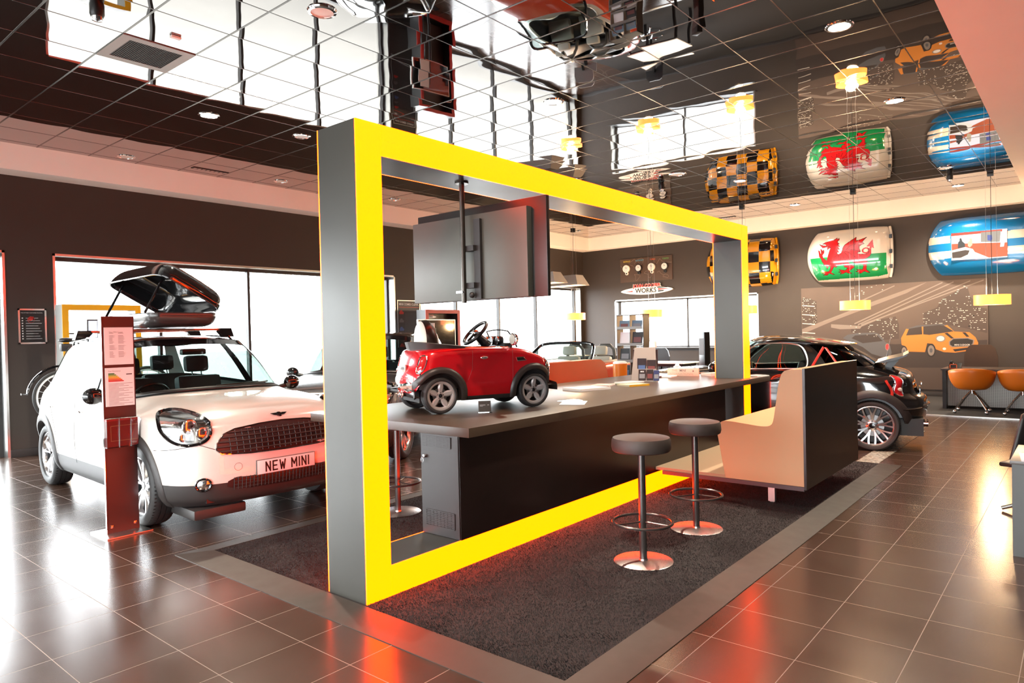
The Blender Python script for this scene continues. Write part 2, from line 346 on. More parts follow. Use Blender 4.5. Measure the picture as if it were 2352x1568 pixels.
# ================================================================ lit yellow portal
fx0, fx1, fxi0, fxi1, fy0, fy1, fz1, fzi0, fzi1 = -.398, 5.759, -.206, 5.561, -1.538, -1.161, 2.913, .199, 2.722
P = thing('portal_frame', 'large rectangular portal standing on the dark rug, grey sides and glowing yellow faces', 'display frame', (0, 0, 0))
e = .006
m = MB(); m.box(fx0, fxi0, fy0+e, fy1-e, 0, fz1); m.build('side_column', 'portal', P)
m = MB(); m.box(fxi1, fx1, fy0+e, fy1-e, 0, fz1); m.build('side_column', 'portal', P)
m = MB(); m.box(fxi0, fxi1, fy0+e, fy1-e, fzi1, fz1); m.build('top_beam', 'portal', P)
m = MB(); m.box(fxi0, fxi1, fy0+e, fy1-e, 0, fzi0); m.build('bottom_beam', 'portal', P)
g_ = .0018
for ya, yb in ((fy0-.004, fy0+.006), (fy1-.006, fy1+.004)):
    segs = [(fx0, fxi0-g_, 0, fz1), (fxi1+g_, fx1, 0, fz1)]
    for zz in ((fzi1, fz1), (0, fzi0)):
        segs += [(fxi0+g_, 2.83-g_, *zz), (2.83+g_, fxi1-g_, *zz)]
    for a, b, c, d in segs:
        m = MB(); m.box(a, b, ya, yb, c, d); m.build('lit_panel', 'neon', P)
# ================================================================ rug
R = thing('rug', 'dark shaggy rug with wide grey edging, lying under the yellow portal', 'rug')
rx0, rx1, ry0, ry1 = -.42, 5.82, -3.0, .27; bw = .22
m = MB(); m.box(rx0, rx1, ry0, ry1, 0, .012); m.build('backing', mat('rug_backing', '1e1719', .95), R)
m = MB()
o = [(rx0-bw, ry0-bw), (rx1+.09, ry0-bw), (rx1+.09, ry1+bw*.8), (rx0-bw, ry1+bw*.8)]; i_ = [(rx0, ry0), (rx1, ry0), (rx1, ry1), (rx0, ry1)]
for k in range(4):
    a, b, c, d = o[k], o[(k+1) % 4], i_[(k+1) % 4], i_[k]
    m.add([(*a, .0005), (*b, .0005), (*b, .004), (*a, .004), (*c, .017), (*d, .017), (*c, .0005), (*d, .0005)], [(0, 1, 2, 3), (3, 2, 4, 5), (5, 4, 6, 7)], 0, False)
m.build('edging', mat('taupe_rubber_edging', '372e26', .5, noise=.1, nscale=9, rvar=.08), R, norm=True)
# pile: fine tufts, denser towards the camera
nb = 230000
px = rx0+(rx1-rx0)*rng.random(nb)**1.25; py = ry0+(ry1-ry0)*rng.random(nb)
keep = ~((py > fy0-.01) & (py < fy1+.01)); px, py = px[keep], py[keep]; nb = len(px)
ang = rng.random(nb)*2*PI; wd = .0022+.0015*rng.random(nb); hh = .007+.007*rng.random(nb)
cl = np.sin(px*9+np.sin(py*7)*2)*np.cos(py*8+np.sin(px*5)*2); lean = .005+.004*rng.random(nb); la = cl*2.2+rng.random(nb)*1.8
V = np.zeros((nb, 3, 3)); ca, sa = np.cos(ang)*wd, np.sin(ang)*wd
V[:, 0] = np.c_[px-ca, py-sa, np.full(nb, .009)]; V[:, 1] = np.c_[px+ca, py+sa, np.full(nb, .009)]; V[:, 2] = np.c_[px+np.cos(la)*lean, py+np.sin(la)*lean, .009+hh]
me = bpy.data.meshes.new('pile'); me.vertices.add(nb*3); me.vertices.foreach_set('co', V.ravel()); me.loops.add(nb*3); me.loops.foreach_set('vertex_index', np.arange(nb*3)); me.polygons.add(nb); me.polygons.foreach_set('loop_start', np.arange(0, nb*3, 3)); me.update(); me.validate()
g = N('rug_pile'); x, y, z = g.xyz(); n1 = g.noise(160, 2); n2 = g.noise(1.7, 3)
c = g.mixc(g.math('MULTIPLY', g.math('SUBTRACT', n1, .35), 3.0), lin('080505'), lin('35282a')); c = g.mixc(g.math('MULTIPLY', n2, .6), c, lin('0d0808')); g.l(c, g.p.inputs['Base Color']); g.p.inputs['Roughness'].default_value = .9
me.materials.append(g.m); po = bpy.data.objects.new('pile', me); COL.objects.link(po); po.parent = R; po['kind'] = 'stuff'
# ================================================================ counter
CT = .979
Cn = thing('counter', 'long charcoal counter passing through the yellow portal, red toy car on its near end', 'counter')
m = MB(); m.box(.41, 6.2, -1.64, .2, .914, CT, .0015); m.build('worktop', 'counter', Cn)
m = MB(); m.box(.415, 4.95, fy0-.0045, fy1, fzi0+.001, .914); m.build('base_panel', 'panel', Cn)
m = MB(); m.box(.409, .415, fy0+.004, fy1-.003, fzi0+.003, .914); m.box(.4085, .409, fy0+.004, fy1-.003, .795, .798, mi=1)
def vent(m, y0, y1, z0, z1, x):
    m.box(x-.003, x, y0, y1, z0, z1, mi=1)
    k = 9
    for i in range(k+1):
        zz = z0+(z1-z0)*i/k; m.box(x-.006, x-.003, y0, y1, zz-.0035, zz+.0035, mi=0)
    for i in range(9):
        yy = y0+(y1-y0)*i/8; m.box(x-.0062, x-.003, yy-.003, yy+.003, z0, z1, mi=0)
vent(m, -1.465, -1.185, .825, .90, .409); vent(m, -1.49, -1.21, .265, .375, .409)
m.build('end_door', [mat('dark_cabinet_laminate', '2a211f', .42), 'black'], Cn)
m = MB(); m.lathe([(.001, 0), (.012, 0), (.014, .006), (.010, .022), (.001, .024)], 16, 'z'); 
for i in range(len(m.v)): v = m.v[i]; m.v[i] = (.409-v[2], -1.21+v[0], .755+v[1])
m.tube([(.388, -1.195+.012*math.cos(t*PI/6), .725+.02*math.sin(t*PI/6)) for t in range(12)], .0015, 6, True); m.build('key_lock', 'chrome', Cn)
# ================================================================ stools
def stool(x, y, label):
    S = thing('bar_stool', label, 'stool', (x, y, .012), group='bar stools at the counter')
    m = MB(); m.lathe([(.0005, 0), (.2, 0), (.205, .003), (.2, .006), (.03, .009), (.028, .02), (.0005, .02)], 48); m.build('base', mat('polished_dark_steel', (.36, .32, .31), .32, metal=1), S)
    m = MB(); m.lathe([(.026, .008), (.026, .76), (.034, .765), (.034, .775)], 24); m.build('pole', mat('graphite_steel', '4a4644', .25, metal=.7), S)
    m = MB(); zr = .275
    m.tube([(.205*math.cos(t*2*PI/48), .205*math.sin(t*2*PI/48), zr) for t in range(48)], .010, 8, True)
    for k in range(3):
        a = k*2*PI/3+.5; m.cyl((.024*math.cos(a), .024*math.sin(a), zr), (.2*math.cos(a), .2*math.sin(a), zr), .006, n=8)
    m.build('foot_ring', mat('graphite_steel'), S)
    m = MB(); m.lathe([(.0005, .768), (.19, .768), (.200, .775), (.2065, .80), (.203, .845), (.195, .862), (.17, .868), (.0005, .868)], 56); m.build('seat', mat('taupe_leather', '392f2a', .6, bump=.0006, bscale=120), S)
    return S
stool(1.265, -2.472, 'nearer of the two round bar stools on the rug before the portal')
stool(2.211, -2.428, 'round-topped bar stool on the rug, the farther of the pair, beside the cream bench')
stool(1.16, -.02, 'bar stool beyond the counter, only foot ring and base showing past the cabinet')
# ================================================================ cream bench
B = thing('upholstered_bench', 'high-backed cream bench with dark rear board beside the counter, facing the portal', 'bench')
prof = [(-2.968, .228), (-2.262, .228), (-2.192, .63), (-2.198, .70), (-2.232, .748), (-2.30, .758), (-2.42, .748), (-2.56, .733), (-2.64, .732), (-2.685, .745), (-2.71, .785), (-2.735, .93), (-2.757, 1.08), (-2.778, 1.17), (-2.80, 1.215), (-2.845, 1.241), (-2.968, 1.247)]
def smoothpoly(p, lo, hi, n=4):
    out = []
    for k in range(len(p)):
        if lo <= k < hi:
            p0, p1, p2, p3 = [Vector(p[max(0, min(len(p)-1, k+q))]) for q in (-1, 0, 1, 2)]
            for j in range(n):
                t = j/n; out.append(tuple(.5*((2*p1)+(-p0+p2)*t+(2*p0-5*p1+4*p2-p3)*t*t+(-p0+3*p1-3*p2+p3)*t**3)))
        else: out.append(p[k])
    return out
m = MB(); m.prism(smoothpoly(prof, 2, 15), 3.2, 4.93, 'x', smooth=True); m.build('upholstery', 'cream', B, sharp=50)
m = MB(); m.box(3.19, 4.945, -2.99, -2.969, .204, 1.252); m.build('rear_board', 'panel', B)
m = MB(); m.box(3.19, 4.945, -2.968, -1.62, .19, .227); m.build('base_frame', mat('plum_grey_metal', '4c3f41', .4, metal=.4), B)
m = MB(); m.box(3.2, 4.93, -2.262, -1.2, .2272, .255); m.build('floor_plate', mat('speckled_cork', 'a88f70', .75, noise=.35, nscale=220), B)
for q, w in ((3.40, -2.62), (4.7, -2.62)):
    m = MB(); m.box(q-.02, q+.025, w-.03, w+.03, .022, .19); m.box(q-.01, q+.01, w-.02, w+.02, .012, .022); m.build('foot', 'alu', B)
# orange sofa beyond the counter
O = thing('orange_sofa', 'orange sofa with rounded back beyond the counter, between toy car and brochure rack', 'sofa')
pr = [(4.3, .2), (6.11, .2), (6.11, .9), (6.07, 1.05), (6.01, 1.14), (5.91, 1.19), (5.8, 1.195), (4.42, 1.195), (4.33, 1.15), (4.3, 1.06)]
m = MB(); m.prism(pr, 0.8, 1.0, 'y', smooth=True); m.build('back', 'orange', O, sharp=50)
m = MB(); m.box(4.3, 6.11, .30, .8, .2, .72, .05); m.build('seat', 'orange', O)
for a, b in ((4.4, .4), (6.0, .4), (4.4, .92), (6.0, .92)):
    m = MB(); m.cyl((a, b, .0), (a, b, .2), .02); m.build('leg', 'alu', O)
# ================================================================ ceiling-hung television seen from behind
T = thing('television', 'flat television seen from behind, hanging on a pole from the portal beam', 'television')
m = MB(); m.box(.80, .835, -2.045, -.765, 1.865, 2.555, .006); m.build('rear_cover', mat('smoked_metal', '2e2b29', .3, metal=.4), T)
m = MB(); m.box(.835, .838, -2.03, -.78, 1.885, 2.54); m.build('screen', 'gloss', T)
m = MB(); m.box(.745, .80, -1.915, -.765, 1.868, 2.49, .004); m.build('rear_housing', 'greymetal', T)
m = MB(); m.cyl((.68, -1.37, 1.845), (.68, -1.37, fzi1), .019, n=20); m.lathe([(.001, fzi1-.012), (.05, fzi1-.012), (.05, fzi1)], 20, o=(.68, -1.37, 0)); m.build('pole', mat('dark_steel_pole', '4d4a45', .25, metal=.8), T)
m = MB(); m.box(.69, .745, -1.46, -1.36, 2.22, 2.26); m.box(.69, .745, -1.46, -1.36, 1.95, 1.99); m.box(.72, .745, -1.5, -1.44, 1.87, 2.45); m.sphere((.70, -1.43, 1.90), .022, 12); m.build('bracket', 'plastic', T)
m = MB(); m.box(.64, .67, -1.39, -1.33, 1.915, 1.93); m.build('clamp_lever', 'chrome', T)
# ================================================================ information stand by the white car
S = thing('information_stand', 'tall dark red-glowing stand with two price sheets and a leaflet box, beside the white car', 'display stand')
m = MB(); m.box(-.80, -.44, 1.29, 1.66, 0, .012, .002); m.build('base_plate', 'alu', S)
m = MB(); m.box(-.745, -.49, 1.445, 1.46, .013, 1.835, mi=0); m.box(-.748, -.745, 1.44, 1.465, .013, 1.838, mi=1); m.build('panel', [mat('black_gloss_red_glow_tint', (.055, .014, .012), .38, coat=.25, coatr=.35), 'chrome'], S)  # black panel; red reflection of the lit portal is in its base colour
for q in (-.71, -.525):
    m = MB(); m.lathe([(.001, 0), (.013, 0), (.013, -.006), (.001, -.008)], 16, 'y', o=(q, 1.4445, .07)); m.build('fixing_bolt', 'chrome', S)
lab = [('specification sheet', 1.428, 1.742), ('fuel economy sheet', 1.078, 1.402)]
for n_, z0, z1 in lab:
    m = MB(); m.box(-.728, -.502, 1.438, 1.4445, z0, z1, mi=0); T0 = plane_y(-.615, 1.4375, 0)
    yy = z1-.04
    if n_[0] == 's':
        addtext(m, 'New MINI Cooper', .014, plane_y(-.69, 1.4375, yy), 1, align='LEFT')
        for k in range(20):
            yy -= .0105
            if k in (1, 9, 14): continue
            m.quad((-.69, 1.4375, yy), (-.69+.05*random.random()+.02, 1.4375, yy), (-.66, 1.4375, yy+.003), (-.69, 1.4375, yy+.003), 1)
            m.quad((-.62, 1.4375, yy), (-.58+.03*random.random(), 1.4375, yy), (-.58, 1.4375, yy+.003), (-.62, 1.4375, yy+.003), 1)
    else:
        addtext(m, 'Fuel Economy', .017, plane_y(-.705, 1.4375, yy+.012), 1, align='LEFT')
        for k, cc in enumerate((2, 3, 4, 5, 6, 7, 8)):
            a = z1-.045-k*.0105; w = .045+.012*k; m.add([(-.705, 1.4372, a), (-.705+w, 1.4372, a), (-.705+w+.006, 1.4372, a-.0045), (-.705+w, 1.4372, a-.009), (-.705, 1.4372, a-.009)], [(0, 1, 2, 3, 4)], cc, False)
        m.quad((-.565, 1.4372, z1-.062), (-.518, 1.4372, z1-.062), (-.518, 1.4372, z1-.054), (-.565, 1.4372, z1-.054), 9)
        for k in range(18):
            a = z1-.135-k*.0105; w = (.19, .12, .16, .08)[k % 4]; m.quad((-.705, 1.4375, a), (-.705+w, 1.4375, a), (-.705+w, 1.4375, a+.0028), (-.705, 1.4375, a+.0028), 1)
    m.build('sheet', ['paper', 'ink', mat('e1', '1f7a3a', .6), mat('e2', '6aa636', .6), mat('e3', 'c8c832', .6), mat('e4', 'f0c020', .6), mat('e5', 'ee8a1a', .6), mat('e6', 'e04a18', .6), mat('e7', 'd01818', .6), 'inkblack'], S)
    S.children[-1]['label'] = 'white '+n_
m = MB(); y0, y1 = 1.385, 1.443
m.box(-.745, -.50, y0+.006, y1, .742, .975, mi=0)
m.quad((-.716, y0+.005, .79), (-.505, y0+.005, .79), (-.505, y0+.005, .793), (-.716, y0+.005, .793), 2)
for a in (.79, .915): m.quad((-.716, y0+.0055, a), (-.505, y0+.0055, a), (-.505, y0+.0055, a+.004), (-.716, y0+.0055, a+.004), 2)
m.quad((-.716, y0+.0055, .79), (-.712, y0+.0055, .79), (-.712, y0+.0055, .919), (-.716, y0+.0055, .919), 2)
addtext(m, 'MINI', .02, plane_y(-.535, y0+.005, .765), 3); m.build('leaflets', [mat('red_leaflet', '8a1512', .4), 'black', mat('gold_print', 'c09060', .5), 'paper'], S)
m = MB(); m.box(-.748, -.496, y0, y0+.003, .735, .96); m.box(-.748, -.745, y0, y1, .735, .96); m.box(-.748, -.496, y0, y1, .735, .738); m.build('leaflet_box', 'lens', S)
m = MB()
for q in (-.652, -.56): m.tube([(q, 1.44, .975), (q, y0-.006, .978), (q, y0-.006, .735)], .0035, 6)
m.tube([(-.75, y0, .98), (-.49, y0, .978)], .003, 6); m.build('wire_holder', 'chrome', S)
# ================================================================ net surfaces for car bodies
def crom(P, n, mode):
    """Catmull-Rom through P (K,3). mode 'sym': half outline closed by mirroring y ; 'open': plain"""
    P = np.asarray(P, float); K = len(P)
    if mode == 'sym': a = P[1]*[1, -1, 1]; b = P[-2]*[1, -1, 1]
    else: a = 2*P[0]-P[1]; b = 2*P[-1]-P[-2]
    Q = np.vstack([a, P, b]); t = np.arange(n)/n; out = []
    for k in range(K-1):
        p0, p1, p2, p3 = Q[k:k+4]; T = t[:, None]
        out.append(.5*(2*p1+(-p0+p2)*T+(2*p0-5*p1+4*p2-p3)*T*T+(-p0+3*p1-3*p2+p3)*T**3))
    out.append(P[-1][None]); return np.vstack(out)
def net(ctrl, su, sv):
    A = np.array([crom(r, su, 'sym') for r in ctrl]); B = np.array([crom(A[:, k], sv, 'open') for k in range(A.shape[1])])
    return B.transpose(1, 0, 2)        # (V,U,3)
class Shell:
    def __init__(s, ctrl, su=10, sv=6, holes=()):
        s.G = net(ctrl, su, sv); s.su, s.sv = su, sv; V, U, _ = s.G.shape; s.V, s.U = V, U
        G = s.G; s.G[:, 0, 1] = 0; s.G[:, -1, 1] = 0
        dead = np.zeros((V-1, U-1), bool); cen = (G[:-1, :-1]+G[1:, :-1]+G[:-1, 1:]+G[1:, 1:])/4
        for hx, hz, hr, ymin in holes: dead |= (np.hypot(cen[..., 0]-hx, cen[..., 2]-hz) < hr) & (cen[..., 1] > ymin)
        s.dead = dead
        # pull the ragged rim of each wheel opening on to its circle
        for hx, hz, hr, ymin in holes:
            for i in range(V):
                for j in range(U):
                    nb = dead[max(0, i-1):i+1, max(0, j-1):j+1]
                    if nb.any() and not nb.all():
                        d = G[i, j]-[hx, 0, hz]; L = math.hypot(d[0], d[2])
                        if abs(L-hr) < .12*hr+.03 and L > 1e-4: G[i, j, 0] = hx+d[0]*hr/L; G[i, j, 2] = hz+d[2]*hr/L
        du = np.gradient(G, axis=1); dv = np.gradient(G, axis=0); n = np.cross(du, dv); n /= np.maximum(1e-9, np.linalg.norm(n, axis=2, keepdims=True))
        c = G.mean((0, 1))*[1, 0, 1]
        if ((G-c)*n).sum() < 0: n = -n
        n[:, 0, 1] = 0; n[:, -1, 1] = 0; s.Nn = n
        vs = [Vector(p) for p in G.reshape(-1, 3)]+[Vector(p*[1, -1, 1]) for p in G.reshape(-1, 3)]; fs = []
        for i in range(V-1):
            for j in range(U-1):
                a = i*U+j; f = (a, a+1, a+U+1, a+U); fs.append(f); fs.append(tuple(q+V*U for q in f[::-1]))
        s.bvh = BVHTree.FromPolygons(vs, fs)
    def part(s, name, m, parent, sel, off=0.0, lr=False):
        if lr:
            return [s._part(name, m, parent, sel, off, (q,)) for q in (1, -1)]
        return s._part(name, m, parent, sel, off, (1, -1))
    def _part(s, name, m, parent, sel, off, sides):
        """sel(i_cell, j_cell, centre) -> bool over the grid"""
        V, U = s.V, s.U; idx = {}; vs = []; ns = []; fs = []
        def vid(i, j, sg):
            if sg < 0 and abs(s.G[i, j, 1]) < 1e-9: sg = 1
            k = (i, j, sg)
            if k not in idx:
                idx[k] = len(vs); n = s.Nn[i, j]*[1, sg, 1]; vs.append(tuple(s.G[i, j]*[1, sg, 1]+n*off)); ns.append(tuple(n))
            return idx[k]
        for i in range(V-1):
            for j in range(U-1):
                if s.dead[i, j]: continue
                c = (s.G[i, j]+s.G[i+1, j+1])/2
                if not sel(i/s.sv, j/s.su, c): continue
                for sg in sides:
                    q = [vid(i, j, sg), vid(i, j+1, sg), vid(i+1, j+1, sg), vid(i+1, j, sg)]
                    a, b, cc = [Vector(vs[t]) for t in q[:3]]; nn = (b-a).cross(cc-a)
                    if nn.length < 1e-12: nn = (cc-a).cross(Vector(vs[q[3]])-a)
                    if nn.dot(Vector(ns[q[0]])) < 0: q = q[::-1]
                    q = list(dict.fromkeys(q))
                    if len(q) > 2: fs.append(q)
        me = bpy.data.meshes.new(name); me.from_pydata(vs, [], fs); me.validate(); me.materials.append(M[m] if isinstance(m, str) else m)
        me.polygons.foreach_set('use_smooth', [True]*len(me.polygons))
        if len(me.vertices) == len(ns): me.normals_split_custom_set_from_vertices(ns)
        o = bpy.data.objects.new(name, me); COL.objects.link(o); o.parent = parent; return o
    def hit(s, a, b, view, off=0.0):
        """view 'f': (y,z) seen from the front, 'r': from the rear, 's': (x,z) from the left (+y), 't': (x,y) from the top"""
        o, d = {'f': ((9, a, b), (-1, 0, 0)), 'r': ((-9, a, b), (1, 0, 0)), 's': ((a, 9, b), (0, -1, 0)), 't': ((a, b, 9), (0, 0, -1))}[view]
        h = s.bvh.ray_cast(Vector(o), Vector(d))
        if h[0] is None: h = s.bvh.find_nearest(Vector(o)+Vector(d)*8.3)
        n = h[1]
        if n.dot(Vector(d)) > 0: n = -n
        return h[0]+n*off, n
    def patch(s, mb, outline, view, e0=.002, e1=.002, rings=5, mi=None, mirror=False):
        n = len(outline); ca = sum(p[0] for p in outline)/n; cb = sum(p[1] for p in outline)/n; vs = []; fs = []
        for k in range(rings+1):
            t = 1-k/rings
            for a, b in outline:
                p, nn = s.hit(ca+(a-ca)*max(t, .002), cb+(b-cb)*max(t, .002), view, 0); vs.append(p+nn*(e1+(e0-e1)*t*t))
        for k in range(rings):
            for i in range(n): fs.append((k*n+i, k*n+(i+1) % n, (k+1)*n+(i+1) % n, (k+1)*n+i))
        mb.add([v[:] for v in vs], fs, mi, True)
        if mirror: mb.add([(v[0], -v[1], v[2]) for v in vs], [f[::-1] for f in fs], mi, True)
    def line(s, mb, pts, view, r=.004, off=.001, closed=False, mi=None, mirror=False, n=6, flat=1.0, sub=6):
        P = []
        K = len(pts)
        for k in range(K if closed else K-1):
            a, b = pts[k], pts[(k+1) % K]
            for q in range(sub): P.append((a[0]+(b[0]-a[0])*q/sub, a[1]+(b[1]-a[1])*q/sub))
        if not closed: P.append(pts[-1])
        Q = [s.hit(a, b, view, off)[0][:] for a, b in P]
        mb.tube(Q, r, n, closed, mi, flat)
        if mirror: mb.tube([(x, -y, z) for x, y, z in Q], r, n, closed, mi, flat)
def oval(cy, cz, ry, rz, n=28, p=2.0, rot=0.0):
    out = []
    for k in range(n):
        a = 2*PI*k/n; c, q = math.cos(a), math.sin(a)
        x = ry*math.copysign(abs(c)**(2/p), c); y = rz*math.copysign(abs(q)**(2/p), q)
        out.append((cy+x*math.cos(rot)-y*math.sin(rot), cz+x*math.sin(rot)+y*math.cos(rot)))
    return out
def ring(xf, xr, w, zf, zs0, zs1, zr, cf, cr, xs):
    x4, x5, x6, x7, x8 = xs
    def zz(x): t = (x4-x)/(x4-x8); return zs0+(zs1-zs0)*t
    return [(xf, 0, zf), (xf-.06*cf, .45*w, zf), (xf-.33*cf, .76*w, .8*zf+.2*zs0), (xf-cf, .945*w, .3*zf+.7*zs0), (x4, w, zs0), (x5, w, zz(x5)), (x6, w, zz(x6)), (x7, w, zz(x7)), (x8, w, zs1),
            (xr+cr, .945*w, .3*zr+.7*zs1), (xr+.30*cr, .70*w, .8*zr+.2*zs1), (xr, 0, zr)]
# ---------------------------------------------------------------- wheels (axis along y, outer face towards -y*side)
def wheel(parent, pos, side, R, w, rr, style, name='wheel', rimmat='rim', cap=True):
    """side +1: outer face towards +y"""
    T = Matrix.Translation(pos) @ Matrix.Diagonal((1, side, 1, 1))
    h = w/2
    m = MB(); m.T = T
    m.lathe([(rr*.93, -h*.6), (rr*.93, h*.55), (rr, h*.66), (rr+.006, h*.78), (rr-.004, h*.80), (rr-.014, h*.70), (rr-.02, h*.4)], 48, 'y')
    T0 = m.T
    def spoke(a0, r0, w0, a1, r1, w1, t=.022, y0=.38, y1=.56, bulge=0):
        n = 5; vs = []
        for k in range(n+1):
            q = k/n; a = a0+(a1-a0)*q; r = r0+(r1-r0)*q; ww = w0+(w1-w0)*q+bulge*math.sin(PI*q); yy = h*(y0+(y1-y0)*q)
            c = Vector((r*math.cos(a), 0, r*math.sin(a))); s_ = Vector((-math.sin(a), 0, math.cos(a)))
            for sx, sy in ((-1, -1), (-.55, 1), (.55, 1), (1, -1)): p = c+s_*(ww/2*sx); vs.append((p.x, yy+t*.5*sy, p.z))
        fs = []
        for k in range(n):
            for e in range(4): fs.append((k*4+e, k*4+(e+1) % 4, k*4+4+(e+1) % 4, k*4+4+e))
        m.add(vs, fs, None, True)
    if style == 'v5':
        for k in range(5):
            a = k*2*PI/5+PI/2
            for d in (-1, 1): spoke(a+d*.13, rr*.20, rr*.12, a+d*.27, rr*.97, rr*.17, .028)
    elif style == 'cross':
        for k in range(9):
            a = k*2*PI/9+.2
            for d in (-1, 1): spoke(a, rr*.24, rr*.13, a+d*.20, rr*.98, rr*.15, .026, .35, .62)
    elif style == 'star5':
        for k in range(5): spoke(k*2*PI/5+PI/2-.08, rr*.24, rr*.24, k*2*PI/5+PI/2-.08, rr*.95, rr*.22, .012, .42, .62, rr*.22)
    else:
        for k in range(5): spoke(k*2*PI/5, rr*.15, rr*.3, k*2*PI/5, rr*.97, rr*.4, .03)
    m.lathe([(.0005, h*.50), (rr*.20, h*.50), (rr*.30, h*.40), (rr*.30, h*.1)], 32, 'y')
    W_ = m.build(name, rimmat, parent, norm=True)
    m = MB(); m.T = T
    m.lathe([(rr, h*.66), (rr+.012, h*.93), (rr+.35*(R-rr), h*1.0), (rr+.7*(R-rr), h*.97), (R-.012, h*.82), (R-.002, h*.66), (R, h*.3), (R-.008, h*.29), (R-.008, h*.25), (R, h*.24), (R, -h*.1), (R-.008, -h*.11), (R-.008, -h*.15), (R, -h*.16), (R, -h*.55), (R-.002, -h*.66), (R-.012, -h*.82), (rr+.02, -h*.95), (rr, -h*.6), (rr*.93, -h*.6)], 56, 'y')
    for k in range(64):
        a = 2*PI*k/64; a2 = a+.03
        for sd in (-1, 1):
            c0 = (R+.0004, h*.34*sd); c1 = (R-.006, h*.84*sd)
            m.add([(c0[0]*math.cos(a), c0[1], c0[0]*math.sin(a)), (c0[0]*math.cos(a2), c0[1], c0[0]*math.sin(a2)), (c1[0]*math.cos(a2), c1[1], c1[0]*math.sin(a2)), (c1[0]*math.cos(a), c1[1], c1[0]*math.sin(a))], [(0, 1, 2, 3)], 1, False)
    m.build('tyre', ['rubber', 'black'], W_)
    m = MB(); m.T = T; m.lathe([(.0005, h*.22), (rr*.55, h*.22), (rr*.55, h*.05)], 32, 'y'); m.lathe([(rr*.9, -h*.3), (.01, -h*.3)], 32, 'y', mi=1); m.build('brake_disc', [mat('brake_steel', (.25, .25, .25), .35, metal=1), 'black'], W_)
    if cap:
        m = MB(); m.T = T; m.lathe([(.0005, h*.56), (rr*.13, h*.55), (rr*.15, h*.5)], 24, 'y')
        for k in range(5):
            a = k*2*PI/5+.3; c = (rr*.22*math.cos(a), rr*.22*math.sin(a)); m.cyl((c[0], h*.4, c[1]), (c[0], h*.515, c[1]), rr*.035, n=8)
        m.build('wheel_cap', 'gloss', W_)
    return W_
def arch(parent, sh, hx, hz, r, wid, m_='plastic', a0=-.35, a1=PI+.35, name='wheel_arch', out=.012, inner=.30, both=True, yref=None, ends=(0, 0)):
    """flared strip round a wheel opening, following the body side"""
    objs = []
    n = 36
    for sg in ((1, -1) if both else (1,)):
        m = MB(); vs = []
        for k in range(n+1):
            a = a0+(a1-a0)*k/n; c, q = math.cos(a), math.sin(a)
            rows = []
            for rr_, o_ in ((r+wid, .002), (r+wid*.9, out), (r+wid*.35, out+.008), (r-.004, out+.004), (r-.012, -.01), (r-.014, -inner)):
                x, z = hx+rr_*c, max(.0, hz+rr_*q)
                p, nn = sh.hit(hx+(r+wid*.5 if rr_ < r+wid*.5 else rr_)*c, max(sh.G[0, :, 2].min()+.01, hz+(r+wid*.5 if rr_ < r+wid*.5 else rr_)*q), 's', 0)
                y = p.y+o_
                if yref is not None: y = max(y, yref+o_)
                rows.append((x, sg*y, z))
            vs += rows
        fs = []
        for k in range(n):
            for e in range(5): fs.append((k*6+e, k*6+e+1, k*6+7+e, k*6+6+e))
        m.add(vs, fs); objs.append(m.build(name, m_, parent, sharp=60))
    return objs
def gaps(sh, parent, specs, r, m_='black'):
    for pts, view, mir in specs:
        for sg in ((1, -1) if mir else (1,)):
            m = MB(); P = []
            for k in range(len(pts)-1):
                a, b = pts[k], pts[k+1]
                for q in range(9): P.append((a[0]+(b[0]-a[0])*q/9, a[1]+(b[1]-a[1])*q/9))
            P.append(pts[-1]); Q = [sh.hit(a, b, view, 0)[0] for a, b in P]; m.tube([(p.x, sg*p.y, p.z) for p in Q], r, 6); m.build('panel_gap', m_, parent)
def letters(sh, mb, txt, size, view, ca, cb, mi=None, off=.004, bold=0, sgn=1, width=1.0):
    vs, fs = text_geo(txt, size, 0, bold, width=width)
    out = []
    for x, y, z in vs:
        p, n = sh.hit(ca+sgn*x, cb+y, view, off); out.append(p[:])
    mb.add(out, fs, mi, False)
